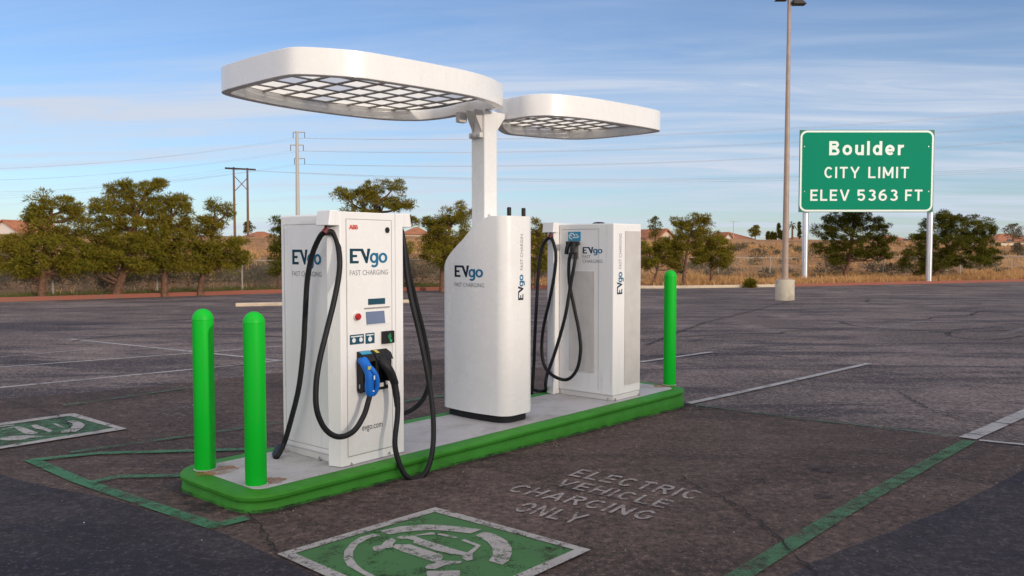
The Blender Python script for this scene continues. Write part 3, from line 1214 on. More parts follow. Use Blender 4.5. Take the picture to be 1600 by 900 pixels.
# curved tyre marks
tm = []
for cpx, cpy, rx, ry, a0, a1 in ((1540, 522, 60, 9, 20, 300), (1500, 500, 190, 18, 60, 170), (1120, 575, 160, 22, 200, 320), (1300, 560, 420, 40, 190, 260), (300, 540, 200, 18, 200, 330)):
    q = [(cpx + rx * math.cos(math.radians(lerp(a0, a1, i / 24))), cpy + ry * math.sin(math.radians(lerp(a0, a1, i / 24)))) for i in range(25)]
    tm += gline(q, 0.13)
M['tyre'] = paint('tyre_mark', (0.022, 0.020, 0.024), 0.42, 0.62, 4, 0.55)
gsheet(tm, 'tyre_mark', M['tyre'], 0.010)

# kerbs along the far edge
def kerb_run(name, x0, x1, mat, w=0.32, h=0.15, off=0.0):
    n = int(abs(x1 - x0) / 1.0) + 2
    mb = MB()
    ring = []
    for i in range(n):
        x = lerp(x0, x1, i / (n - 1))
        y = y_edge(x) + off
        z = lot_z(y)
        ring.append([Vector((x, y, z - 0.05)), Vector((x, y + 0.015, z + h - 0.03)), Vector((x, y + 0.045, z + h)), Vector((x, y + w, z + h)), Vector((x, y + w, z - 0.3))])
    vs = [p for r in ring for p in r]
    fs = []
    for i in range(n - 1):
        for j in range(4):
            fs.append((i * 5 + j, (i + 1) * 5 + j, (i + 1) * 5 + j + 1, i * 5 + j + 1))
    fs += [(0, 1, 2, 3, 4), tuple((n - 1) * 5 + k for k in (4, 3, 2, 1, 0))]
    mb.add(vs, fs)
    return tag(mb.build(name, mat), kind='structure')


kerb_run('red_kerb', -70, 2.0, M['kerb_red'])
kerb_run('concrete_kerb', 2.01, 13.0, M['kerb_cream'], h=0.12)
kerb_run('red_kerb', 13.01, 70, M['kerb_red'], h=0.13)
p, q = at_ground(368, 479), at_ground(640, 473)
mb = MB()
d = q - p
n = Vector((-d.y, d.x, 0)).normalized() * 0.3
mb.hexa([p - UP * 0.05, q - UP * 0.05, q + n - UP * 0.05, p + n - UP * 0.05], [p + UP * 0.10, q + UP * 0.10, q + n + UP * 0.10, p + n + UP * 0.10])
tag(mb.build('concrete_kerb', M['kerb_cream'], bevel=0.03), kind='structure')

# unseen building added behind the photographer so its roof line shades the bays
sb_d = 50.0
sb_c = Vector((0.6, 7.4, 0)) + Vector((sdir.x, sdir.y, 0)).normalized() * sb_d
sb_h = 0.40 + sb_d * math.tan(SUN_EL)
sb_root = thing('shade_building', 'long plain stucco building added out of view behind the viewpoint to shade the bays', 'building', Vector((sb_c.x, sb_c.y, -0.15)), -SUN_AZ)
rotm = FRAME[sb_root]
mb = MB()
mb.box(rotm @ Vector((-40, 0, -0.2)), rotm.to_3x3() @ Vector((80, 0, 0)), rotm.to_3x3() @ Vector((0, 25, 0)), UP * (sb_h + 0.1))
mb.build('wall', M['stucco'], sb_root)
mb = MB()
mb.box(rotm @ Vector((-40.2, -0.2, sb_h - 0.09)), rotm.to_3x3() @ Vector((80.4, 0, 0)), rotm.to_3x3() @ Vector((0, 0.6, 0)), UP * 0.24)
mb.build('parapet', M['stucco_white'], sb_root)

# ================================================================== CHARGING ISLAND
isl = thing('charging_island', 'raised concrete island with a green painted kerb under the chargers', 'kerb island', S(2.85, 0.6, -0.16))


def round_rect(s0, s1, t0, t1, radii, n=9):
    pts = []
    cs = [(s0, t0, 180, radii[0]), (s1, t0, 270, radii[1]), (s1, t1, 0, radii[2]), (s0, t1, 90, radii[3])]
    for (s, t, a0, r) in cs:
        c_s = s + r if s == s0 else s - r
        c_t = t + r if t == t0 else t - r
        for i in range(n):
            a = math.radians(a0 + 90 * i / (n - 1))
            pts.append((c_s + r * math.cos(a), c_t + r * math.sin(a)))
    return pts


def isl_ring(off, z):
    r = [x + off for x in (0.22, 0.30, 0.16, 0.30)]
    return [(s, t, z) for s, t in round_rect(-0.045 - off, 5.70 + off, 0.0 - off, 1.13 + off, [max(0.03, x) for x in r])]


prof = [(-0.135, 0.0), (-0.022, 0.0), (0.002, -0.006), (0.011, -0.018), (0.010, -0.038), (-0.014, -0.048), (-0.016, -0.060), (-0.002, -0.085), (0.006, -0.14), (0.008, -0.30)]
mb = MB()
rings = [isl_ring(o, z) for o, z in prof]
nr = len(rings[0])
mb.add([S(*p) for r in rings for p in r], [(i * nr + k, i * nr + (k + 1) % nr, (i + 1) * nr + (k + 1) % nr, (i + 1) * nr + k)[::-1] for i in range(len(rings) - 1) for k in range(nr)])
mb.build('painted_kerb', M['kerb_green'], isl, smooth=True)
mb = MB()
mb.sheet([S(s, t, 0.0015) for s, t, z in isl_ring(-0.134, 0)])
mb.build('concrete_top', M['concrete'], isl)


def stain(poly, z):
    mbs.sheet([S(s, t, z) for s, t in poly])


for (s, t, r, sd) in ((0.13, 0.80, 0.17, 3), (0.20, 0.27, 0.14, 4), (5.55, 0.33, 0.17, 6)):
    rr = random.Random(sd)
    mbs = MB()
    stain([(s + 0.05 + r * rr.uniform(0.75, 1.1) * math.cos(a * 0.3142), t + r * rr.uniform(0.5, 0.8) * math.sin(a * 0.3142)) for a in range(20)], 0.004)
    mbs.build('rust_stain', M['rust'], isl)


def foot_ring(off):
    out = []
    for s_, t_, z_ in isl_ring(off, 0):
        p = S(s_, t_, 0)
        out.append(Vector((p.x, p.y, lot_z(p.y) + 0.024)))
    return out


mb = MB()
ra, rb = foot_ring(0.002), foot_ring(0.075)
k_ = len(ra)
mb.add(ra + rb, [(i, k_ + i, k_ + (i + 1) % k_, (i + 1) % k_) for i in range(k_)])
tag(mb.build('kerb_dirt_shade', M['tar_and_shade']), kind='structure')  # dark strip at the kerb foot: dirt plus painted contact shade
mb = MB()
rs = random.Random(99)
for _ in range(170):
    x, y = rs.uniform(-3.5, 5.5), rs.uniform(4.2, 13)
    if rs.random() < 0.35:
        q = S(rs.uniform(-0.2, 5.8), -rs.uniform(0.02, 0.25))
        x, y = q.x, q.y
    q = Vector((x, y, 0)) - O0
    if -0.06 < q.dot(A) < 5.72 and -0.02 < q.dot(B) < 1.15:
        continue
    a_ = rs.uniform(0.0025, 0.0065)
    c = Vector((x, y, lot_z(y) + 0.012 + a_ * 0.4))
    e_ = [c + Vector((rs.uniform(0.6, 1.3) * a_ * dx, rs.uniform(0.6, 1.3) * a_ * dy, rs.uniform(0.4, 1.0) * a_ * dz)) for dx, dy, dz in ((1, 0, 0), (0, 1, 0), (-1, 0, 0), (0, -1, 0), (0, 0, 1), (0, 0, -1))]
    mb.add(e_, [(0, 1, 4), (1, 2, 4), (2, 3, 4), (3, 0, 4), (1, 0, 5), (2, 1, 5), (3, 2, 5), (0, 3, 5)])
tag(mb.build('grit', M['concrete']), 'tiny pale grit lying on the asphalt', 'grit', kind='stuff')


# ---- bollards
def bollard(h, r, label, loc):
    o = thing('bollard', label, 'bollard', loc, group='green bollards on the charging island')
    mb = MB()
    prof = [(r * 0.97, 0.001), (r, 0.01), (r, h - r * 1.05)]
    prof += [(r * 1.015, h - r * 1.04), (r * 1.015, h - r * 0.98)]
    prof += [(r * math.cos(math.radians(a)), h - r + r * math.sin(math.radians(a))) for a in range(4, 90, 9)] + [(0.004, h)]
    mb.lathe(prof, (0, 0, 0), 40)
    mb.build('sleeve', M['green_plastic'], o, smooth=True, local=True)
    mb = MB()
    mb.lathe([(r * 1.10, 0.0), (r * 1.10, 0.004), (r * 0.95, 0.007)], (0, 0, 0), 32)
    mb.build('base_ring', M['concrete'], o, local=True)
    return o


pB, pF, pR = at_z(317.5, 737, 0), at_z(400, 762, 0), at_z(1046.5, 603, 0)
bollard(1.175, 0.074, 'green plastic bollard at the back corner of the island, farther of the front pair', pB + Vector((-0.01, 0.07, 0.002)))
bollard(1.185, 0.072, 'green plastic bollard nearest the camera, beside the rounded kerb corner', pF + Vector((-0.02, 0.07, 0.002)))
bollard(1.36, 0.072, 'lone green plastic bollard on the far end of the island', pR + Vector((0.01, 0.075, 0.002)))


# ================================================================== CHARGERS
class Frame:
    def __init__(self, o, au, aw):
        self.o, self.u, self.w = o, au, aw

    def __call__(self, u, w, z=0.0):
        return self.o + self.u * u + self.w * w + UP * z

    def front(self, px, py, w=0.0):
        return at_plane(px, py, self.o + self.w * w, self.w)

    def side(self, px, py, u):
        return at_plane(px, py, self.o + self.u * u, self.u)


def fbox(mb, F, u0, u1, w0, w1, z0, z1, mi=0):
    """box in a charger frame"""
    b = [F(u0, w0, z0), F(u1, w0, z0), F(u1, w1, z0), F(u0, w1, z0)]
    return mb.hexa(b, [F(u0, w0, z1), F(u1, w0, z1), F(u1, w1, z1), F(u0, w1, z1)], mi)


def charger_shell(root, F, W, D, c0, c1, H=1.885, fw=0.115):
    mb = MB()
    pl = [(0, 0), (W, 0), (W + 0.035, fw), (-0.035, fw)]
    mb.hexa([F(u, w, 0.004) for u, w in pl], [F(u, w, H - 0.002) for u, w in pl])
    mb.build('front_fascia', M['white'], root, bevel=0.006)
    mb = MB()
    fbox(mb, F, c0, c1, fw + 0.001, D, 0.055, H - 0.015)
    mb.build('cabinet', M['white'], root, bevel=0.014, bseg=3)
    mb = MB()
    fbox(mb, F, c0 + 0.012, c1 - 0.012, fw + 0.012, D - 0.006, 0.002, 0.054)
    mb.build('plinth', M['offwhite'], root, bevel=0.004)
    for sgn, ue in ((-1, 0.0), (1, W)):
        mb = MB()
        x0, x1 = (ue, ue + sgn * 0.055), (ue, ue + sgn * 0.095)
        us_t = sorted((ue - sgn * 0.002, ue + sgn * 0.050))
        us_b = sorted((ue - sgn * 0.002, ue + sgn * 0.098))
        b = [F(us_b[0], 0.004, H - 0.105), F(us_b[1], 0.004, H - 0.105), F(us_b[1], 0.155, H - 0.105), F(us_b[0], 0.155, H - 0.105)]
        t = [F(us_t[0] - (0.03 if sgn < 0 else 0), 0.004, H + 0.004), F(us_t[1] + (0.03 if sgn > 0 else 0), 0.004, H + 0.004), F(us_t[1] + (0.03 if sgn > 0 else 0), 0.155, H + 0.004), F(us_t[0] - (0.03 if sgn < 0 else 0), 0.155, H + 0.004)]
        mb.hexa(b, t)
        mb.build('cable_bracket', M['white'], root, bevel=0.005)
    mb = MB()
    c = F((c0 + c1) / 2, D * 0.55, H - 0.034)
    mb.lathe([(0.035, 0), (0.065, 0.012), (0.07, 0.03), (0.05, 0.042), (0.01, 0.046)], c, 20)
    mb.build('antenna_cap', M['black'], root, smooth=True)
    # anchor bolts
    for u, w in ((c0 + 0.03, D + 0.012), (c1 - 0.03, D + 0.012), (c0 - 0.012, 0.3), (c0 - 0.012, D - 0.06), (c1 + 0.012, D - 0.06)):
        mb = MB()
        mb.lathe([(0.013, 0), (0.013, 0.012), (0.007, 0.013), (0.007, 0.03), (0.002, 0.032)], F(u, w, 0.003), 8)
        mb.build('anchor_bolt', M['seam'], root)


def seam_rect(mb, F, which, a0, a1, z0, z1, at, wd=0.004):
    """thin groove rectangle on the front (w=at) or on a side (u=at)"""
    pr = 0.0012
    for (p0, p1, q0, q1) in ((a0, a1, z0, z0 + wd), (a0, a1, z1 - wd, z1), (a0, a0 + wd, z0 + wd, z1 - wd), (a1 - wd, a1, z0 + wd, z1 - wd)):
        if which == 'front':
            fbox(mb, F, p0, p1, at - pr, at + 0.001, q0, q1)
        else:
            fbox(mb, F, min(at, at - pr), max(at, at - pr), p0, p1, q0, q1)


def slat_vent(root, F, which, a0, a1, z0, z1, at, out, n=22):
    """vertical slats over a dark backing"""
    mb = MB()
    e = 0.001 * out
    back = sorted((at + 0.0005 * out, at + e * 1.5))
    if which == 'w':
        fbox(mb, F, a0, a1, back[0], back[1], z0, z1, 1)
    else:
        fbox(mb, F, back[0], back[1], a0, a1, z0, z1, 1)
    st = (a1 - a0) / n
    for i in range(n):
        p0, p1 = a0 + st * (i + 0.06), a0 + st * (i + 0.80)
        q = sorted((at + e * 1.6, at + 0.006 * out))
        if which == 'w':
            fbox(mb, F, p0, p1, q[0], q[1], z0, z1)
        else:
            fbox(mb, F, q[0], q[1], p0, p1, z0, z1)
    return mb.build('vent', [M['vent'], M['ventback']], root)


def hook(root, p):
    mb = MB()
    mb.tube([p + UP * 0.045, p + UP * 0.01], 0.010, 8)
    mb.tube([p + UP * 0.010 + A * 0.012, p - UP * 0.022 - A * 0.016], [0.024, 0.0255], 8)
    return mb.build('cable_hook', M['hook'], root, smooth=True)


# --- front charger: faces right of the camera
th1 = math.radians(39.6)
a1 = Vector((math.sin(th1), math.cos(th1), 0))
b1 = Vector((-math.cos(th1), math.sin(th1), 0))
o1 = at_z(534.5, 731.5, 0)
ch1 = thing('ev_charger', 'near white fast charger with touchscreen, red button and blue plug on its front', 'ev charger', o1, math.pi / 2 - th1, group='white fast chargers on the island')
F1 = Frame(o1, a1, b1)
W1 = (F1.front(631.5, 704) - o1).dot(a1)
D1 = 0.775
charger_shell(ch1, F1, W1, D1, 0.035, W1 - 0.035)


def fu(px, py, w=0.0):
    P = F1.front(px, py, w) - o1
    return P.dot(a1), P.z


# door and right hand strip
u0, zt = fu(541, 343)
u1, zb_ = fu(613, 703)
_, z0d = fu(545, 716)
mb = MB()
fbox(mb, F1, u0, u1, -0.0045, 0.002, 0.075, zt)
mb.build('door', M['white_gloss'], ch1, bevel=0.002)
mb = MB()
seam_rect(mb, F1, 'front', u0 - 0.007, u1 + 0.007, 0.068, zt + 0.007, 0.0, 0.005)
us, _ = fu(616, 500)
fbox(mb, F1, us + 0.012, us + 0.015, -0.0012, 0.001, 0.01, 1.88)
mb.build('door_seam', M['seam'], ch1)
DW = -0.0045     # door face
mb = MB()
seam_rect(mb, F1, 'side', 0.16, D1 - 0.045, 0.10, 1.80, 0.035, 0.004)
mb.build('side_seam', M['seam'], ch1)


def front_vec(px0, py0, px1, py1, pxt, pyt, w=DW):
    o = F1.front(px0, py0, w)
    p = F1.front(px1, py1, w)
    q = F1.front(pxt, pyt, w)
    wd = (p - o).dot(a1)
    return o, a1 * wd, UP * (q.z - o.z)


put_text('brand_lettering', 'ABB', M['logored'], ch1, *front_vec(545, 358, 559, 357.5, 545, 351), bold=0.03)
put_logo(ch1, *front_vec(546.5, 411.7, 605, 411, 546.5, 388.5))
put_text('lettering', 'FAST CHARGING', M['grey_print'], ch1, *front_vec(546.5, 430.5, 606, 429.5, 546.5, 422.5), bold=-0.004)
put_text('lettering', 'evgo.com', M['dark_print'], ch1, *front_vec(566, 676.5, 597.5, 670, 566, 666.5))
# lock
c, _z = fu(604, 359.5)
mb = MB()
P = F1(c, DW, _z)
mb.prism([P + a1 * x + UP * z for x, z in ((0.022, 0), (0.011, 0.021), (-0.011, 0.021), (-0.022, 0), (-0.011, -0.021), (0.011, -0.021))], -b1 * 0.008)
mb.build('lock', M['black'], ch1)


def plate(name, px0, py0, px1, py1, mat, depth=0.004, w=DW, parent=ch1, bevel=0):
    (ua, za), (ub, zb2) = fu(px0, py0, w), fu(px1, py1, w)
    mb = MB()
    fbox(mb, F1, ua, ub, w - depth, w, min(za, zb2), max(za, zb2))
    return mb.build(name, mat, parent, bevel=bevel), (ua, ub, min(za, zb2), max(za, zb2))


# screen with its reader strip and sloped hood
plate('reader_strip', 575, 467, 601, 474.5, M['sticker_teal'], 0.006)
(ua, za) = fu(568.5, 509)
(ub, zb2) = fu(607.5, 476)
mb = MB()
# recess: sloping bezel that leans back into the hood
fr = [(ua, za), (ub, za), (ub, zb2), (ua, zb2)]
mb.hexa([F1(ua, DW - 0.003, za), F1(ub, DW - 0.003, za), F1(ub, DW + 0.001, za), F1(ua, DW + 0.001, za)],
        [F1(ua, DW - 0.003, zb2 - 0.03), F1(ub, DW - 0.003, zb2 - 0.03), F1(ub, DW + 0.001, zb2 - 0.03), F1(ua, DW + 0.001, zb2 - 0.03)])
mb.build('screen_bezel', M['white'], ch1, bevel=0.003)
mb = MB()
fbox(mb, F1, ua, ub, DW - 0.010, DW, zb2 - 0.020, zb2 - 0.010)
mb.build('screen_hood_shade', M['seam'], ch1, bevel=0.002)  # hood strip coloured dark to paint the shade in the recess
s0, sz0 = fu(570.5, 507.5)
s1, sz1 = fu(600, 485)
mb = MB()
mb.prism([F1(s0 + 0.006, DW - 0.0035, sz0 + 0.002), F1(s1 + 0.002, DW - 0.0035, sz0 + 0.002), F1(s1 - 0.008, DW - 0.0035, sz1), F1(s0, DW - 0.0035, sz1)], -b1 * 0.004)
mb.build('screen', M['screen'], ch1)
for px, py in ((549, 725), (608, 708)):
    bu, bz = fu(px, py, -0.001)
    mb = MB()
    mb.prism([F1(bu + x, -0.001, bz + z) for x, z in ((-0.016, -0.008), (0.016, -0.008), (0.0, 0.014))], -b1 * 0.006)
    mb.build('base_bracket', M['seam'], ch1)
# red stop button
c, _z = fu(556, 494.5)
P = F1(c, DW, _z)
mb = MB()
mb.tube([P, P - b1 * 0.012], 0.030, 20)
mb.build('button_collar', M['offwhite'], ch1, smooth=True)
mb = MB()
mb.tube([P - b1 * 0.0121, P - b1 * 0.026, P - b1 * 0.034], [0.020, 0.026, 0.021], 20)
mb.build('stop_button', M['red'], ch1, smooth=True)
# stickers
for (x0, y0, x1, y1) in ((546.5, 539, 568.5, 521.5), (571, 537.5, 585, 519.5)):
    st_, (ua, ub, za, zb2) = plate('instruction_sticker', x0, y0, x1, y1, M['sticker_teal'], 0.0015)
    mb = MB()
    w_ = DW - 0.0022
    n_ = 2 if ub - ua > 0.12 else 1
    for i in range(n_):
        cc = lerp(ua, ub, (i + 0.5) / n_ + (0.03 if n_ == 2 else 0))
        zc = lerp(za, zb2, 0.42)
        rr = (zb2 - za) * 0.24
        mb.prism([F1(cc, w_, zc) + a1 * (rr * math.cos(a * 0.5236)) + UP * (rr * math.sin(a * 0.5236)) for a in range(12)], -b1 * 0.0006)
        fbox(mb, F1, cc - rr * 0.3, cc + rr * 0.2, w_ - 0.0004, w_ + 0.0003, zc + rr * 1.15, zc + rr * 1.55)
    fbox(mb, F1, ua + 0.01, ub - 0.01, w_ - 0.0004, w_ + 0.0003, zb2 - 0.018, zb2 - 0.010)
    mb.build('sticker_graphic', M['sticker_white'], st_)
# card reader
rd, (ua, ub, za, zb2) = plate('card_reader', 595.5, 537, 612.5, 516, M['black'], 0.03, bevel=0.003)
mb = MB()
w_ = DW - 0.031
for k in range(3):
    r0 = 0.012 + 0.011 * k
    cpts = [(lerp(ua, ub, 0.35) + r0 * math.cos(math.radians(a)), lerp(za, zb2, 0.55) + r0 * math.sin(math.radians(a))) for a in range(-50, 51, 20)]
    vs, fs = stroke2d(cpts, 0.005)
    mb.add([F1(x, w_, z) for x, z in vs], [f[::-1] for f in fs])
mb.build('reader_symbol', M['green_print'], rd)
mb = MB()
c = F1(lerp(ua, ub, 0.65), w_, lerp(za, zb2, 0.2))
mb.prism([c + a1 * (0.012 * math.cos(a * 0.785)) + UP * (0.012 * math.sin(a * 0.785)) for a in range(8)], -b1 * 0.0005)
mb.build('reader_light', M['green_print'], rd)
# plug holsters
(ua, za), (ub, zb2) = fu(557, 611), fu(601, 553)
um = lerp(ua, ub, 0.47)
hol = MB()
fbox(hol, F1, ua, ub, DW - 0.008, DW, za, zb2 - 0.02)
for k, (p0, p1) in enumerate(((ua, ua + 0.02), (um - 0.01, um + 0.02), (ub - 0.02, ub))):
    fbox(hol, F1, p0, p1, DW - 0.075, DW - 0.0085, za + (0.0 if k == 0 else 0.05), zb2 - 0.03)
fbox(hol, F1, ua, ub, DW - 0.035, DW - 0.0085, za - 0.012, za + 0.018)
hl = hol.build('plug_holster', M['black'], ch1, bevel=0.003)
for k, (p0, p1, mt) in enumerate(((ua, um - 0.012, M['grey_print']), (um, ub + 0.012, M['black']))):
    mb = MB()
    mb.hexa([F1(p0, DW - 0.085, zb2 - 0.029), F1(p1, DW - 0.085, zb2 - 0.029), F1(p1, DW - 0.001, zb2 - 0.029), F1(p0, DW - 0.001, zb2 - 0.029)],
            [F1(p0, DW - 0.055, zb2 + 0.02), F1(p1, DW - 0.055, zb2 + 0.02), F1(p1, DW - 0.001, zb2 + 0.045), F1(p0, DW - 0.001, zb2 + 0.045)])
    hd = mb.build('holster_hood', M['black'], hl, bevel=0.003)
mb = MB()
nn = (F1(0, -0.055, 0.02) - F1(0, -0.001, 0.045))
for p0, p1, mi in ((ua + 0.012, um - 0.022, 0), (um + 0.02, um + 0.05, 1)):
    q = [F1(p0, DW - 0.052, zb2 + 0.0245), F1(p1, DW - 0.052, zb2 + 0.0245), F1(p1, DW - 0.012, zb2 + 0.043), F1(p0, DW - 0.012, zb2 + 0.043)]
    mb.sheet(q, mi)
mb.build('holster_label', [M['sticker_cyan'], M['yellow']], hl)
plate('holster_label', 561, 607, 570, 599.5, M['offwhite'], 0.003, w=DW - 0.036, parent=hl)
plate('holster_label', 589.5, 605, 599, 597.5, M['offwhite'], 0.003, w=DW - 0.036, parent=hl)


def fpt(px, py, w):
    return F1.front(px, py, w)


# blue plug (gun with a looped grip)
mb = MB()
body = spline([fpt(566, 563, -0.03), fpt(569, 566, -0.07), fpt(575, 577, -0.115), fpt(578, 590, -0.135), fpt(577, 606, -0.125), fpt(579, 616, -0.115)], 6)
mb.tube(body, [lerp(0.037, 0.033, i / (len(body) - 1)) for i in range(len(body))], 14)
loop = spline([fpt(573, 570, -0.115), fpt(583, 579, -0.165), fpt(589, 591, -0.175), fpt(589, 606, -0.16), fpt(584, 615, -0.135), fpt(579, 615, -0.115)], 6)
mb.tube(loop, 0.0185, 12)
bp = mb.build('blue_plug', M['blue'], ch1, smooth=True)
mb = MB()
c = fpt(577.5, 575, -0.158)
mb.cbox(c, 0.03, 0.006, 0.022, math.pi / 2 - th1)
mb.build('plug_label', M['yellow'], bp)
mb = MB()
c = fpt(583, 611, -0.160)
mb.tube([c, c - b1 * 0.008], 0.006, 8)
mb.build('release_button', M['sticker_white'], bp)
mb = MB()
mb.cbox(fpt(585, 590, -0.193), 0.010, 0.004, 0.03, math.pi / 2 - th1)
mb.build('plug_label', M['sticker_white'], bp)
# black plug
mb = MB()
kp = spline([fpt(594, 560, -0.03), fpt(597, 565, -0.085), fpt(604, 573, -0.12), fpt(611, 584, -0.13), fpt(617, 600, -0.125)], 6)
mb.tube(kp, [lerp(0.044, 0.030, i / (len(kp) - 1)) for i in range(len(kp))], 14)
mb.tube([fpt(616, 597, -0.126), fpt(620, 622, -0.138), fpt(621, 636, -0.15)], [0.0275, 0.0265, 0.022], 12)
mb.tube(spline([fpt(607, 556, -0.06), fpt(608, 575, -0.075), fpt(607, 590, -0.07)], 5), 0.012, 8)
mb.build('black_plug', M['black'], ch1, smooth=True)
# cables
hook1 = F1(-0.06, 0.085, 1.745)
hook(ch1, hook1)
CR_ = 0.0205


def cable(root, pts, r=CR_):
    mb = MB()
    mb.tube(spline(pts, 9), r, 12)
    return mb.build('charging_cable', M['rubber'], root, smooth=True)


def spt(px, py, u):
    return F1.side(px, py, u)


endp = at_z(433, 713, 0.022)
cable(ch1, [hook1 + UP * -0.015, spt(502, 367, -0.06), spt(493, 384, -0.055), spt(486, 405, -0.05), spt(480, 440, -0.045), spt(477, 490, -0.04), spt(474, 545, -0.04), spt(467, 605, -0.05), spt(455, 655, -0.06), spt(444, 692, -0.07), endp, at_z(428, 711, 0.022) + Vector((-0.01, 0.06, 0)), F1(0.06, D1 + 0.10, 0.022)])
cable(ch1, [hook1 + UP * -0.015, fpt(519, 363, 0.06), fpt(526.5, 377, 0.03), fpt(530.5, 402, -0.01), fpt(529.5, 430, -0.03), fpt(522, 470, -0.045), fpt(511, 515, -0.05), fpt(500, 560, -0.055), fpt(494, 600, -0.06), fpt(495, 640, -0.075), fpt(508, 670, -0.09), fpt(529, 682.5, -0.105), fpt(552, 674, -0.115), fpt(568, 650, -0.12), fpt(576, 625, -0.12), fpt(579, 613, -0.115)])
hook2 = F1(W1 + 0.06, 0.085, 1.745)
hook(ch1, hook2)
cable(ch1, [hook2 + UP * 0.02, fpt(631, 380, 0.06), fpt(635, 425, 0.04), fpt(643, 470, 0.0), fpt(656, 525, -0.06), fpt(668, 585, -0.13), fpt(676, 640, -0.2), fpt(677, 690, -0.26), fpt(671, 725, -0.29), fpt(660, 744, -0.29), fpt(647, 749, -0.28), fpt(632, 741, -0.25), fpt(621, 715, -0.21), fpt(617, 690, -0.185), fpt(621, 650, -0.16), fpt(621, 620, -0.14), fpt(617, 600, -0.125)])
cable(ch1, [hook2 + UP * 0.02, fpt(632, 385, 0.10), fpt(640, 430, 0.12), fpt(652, 480, 0.14), fpt(663, 525, 0.15), fpt(670, 565, 0.15), fpt(671, 595, 0.16), fpt(662, 622, 0.20), fpt(647, 638, 0.26), fpt(630, 646, 0.32), fpt(610, 650, 0.38)])

# side lettering (left face)
SU = 0.035


def side_vec(px0, py0, px1, py1, pyt):
    o, p = spt(px0, py0, SU), spt(px1, py1, SU)
    q = spt(px0, pyt, SU)
    return o, -b1 * ((o - p).dot(b1)), UP * (q.z - o.z)


put_logo(ch1, *side_vec(457, 413, 502, 413.5, 390))
put_text('lettering', 'FAST CHARGING', M['grey_print'], ch1, *side_vec(457, 431, 502.5, 432, 423.5), bold=-0.004)

# --- far charger: its front faces away, we see its side and back
o2c = S(4.93, 1.045)
th2 = TH
ch2 = thing('ev_charger', 'far white fast charger with slatted vents and a blue plug sign on its side', 'ev charger', o2c, math.pi / 2 - th2 + math.pi, group='white fast chargers on the island')
F2 = Frame(o2c, -A, -B)
W2, D2 = 0.635, 0.845
C20, C21 = 0.05, 0.575
charger_shell(ch2, F2, W2, D2, C20, C21, H=1.895)
# side face seen from the left: u = C21
side_o, side_n = F2(C21, 0, 0), -A


def s2(px, py):
    P = at_plane(px, py, side_o, side_n)
    return P, (P - o2c).dot(-B), P.z


def b2(px, py):
    P = at_plane(px, py, F2(0, D2, 0), -B)
    return P, (P - o2c).dot(-A), P.z


_, wv0, zv0 = s2(889, 578)
_, wv1, _ = s2(929, 578)
_, _, zv1 = s2(929, 424)
slat_vent(ch2, F2, 'u', wv0, wv1, zv0, zv1, C21, 1, 22)
_, ub0, zb0 = b2(975, 602)
_, ub1, _ = b2(998.5, 600)
_, _, zb1 = b2(986, 361)
slat_vent(ch2, F2, 'w', min(ub0, ub1), max(ub0, ub1), zb0, zb1, D2, 1, 20)
mb = MB()
_, wa, za = s2(877, 612)
_, wb, zb_ = s2(936, 349)
for (w0, w1, z0, z1) in ((wb - 0.004, wb, 0.10, 1.82), (0.16, wb, 1.82, 1.825)):
    fbox(mb, F2, C21 - 0.001, C21 + 0.0012, w0, w1, z0, z1)
mb.build('panel_seam', M['seam'], ch2)


def s2_vec(px0, py0, px1, py1, pyt):
    o, p, q = s2(px0, py0)[0], s2(px1, py1)[0], s2(px0, pyt)[0]
    return o, -B * ((p - o).dot(-B)), UP * (q.z - o.z)


put_logo(ch2, *s2_vec(910.5, 396, 941.5, 397, 386))
put_text('lettering', 'FAST', M['grey_print'], ch2, *s2_vec(910.5, 403.5, 923, 404, 398.5))
put_text('lettering', 'CHARGING', M['grey_print'], ch2, *s2_vec(910.5, 410.5, 941.5, 411.5, 405.5))


def b2_vec_up(px0, py0, px1, py1, pxw):
    """text running upwards on the back face"""
    o = b2(px0, py0)[0]
    top = b2(px1, py1)[0]
    wv = b2(pxw, py0)[0]
    wdt = (o - wv).dot(-A)
    o = Vector((wv.x, wv.y, o.z))
    return o, UP * (top.z - o.z), -A * abs(wdt)


put_logo(ch2, *b2_vec_up(964, 460, 964, 425, 972))
put_text('lettering', 'FAST CHARGING', M['grey_print'], ch2, *b2_vec_up(967, 420, 967, 365, 971), bold=-0.004)
# blue plug sign + holster on that side
P0, w0, z0 = s2(888, 376.5)
P1, w1, z1 = s2(907.5, 362)
mb = MB()
fbox(mb, F2, C21 + 0.001, C21 + 0.006, w0, w1, z0, z1)
sg = mb.build('plug_sign', M['sticker_cyan'], ch2)
mb = MB()
wm, zm = lerp(w0, w1, 0.5), lerp(z0, z1, 0.5)
SX = C21 + 0.0072


def sgs(pts, wd, closed=False):
    vs, fs = stroke2d(pts, wd, closed)
    mb.add([F2(SX, x, z) for x, z in vs], fs)


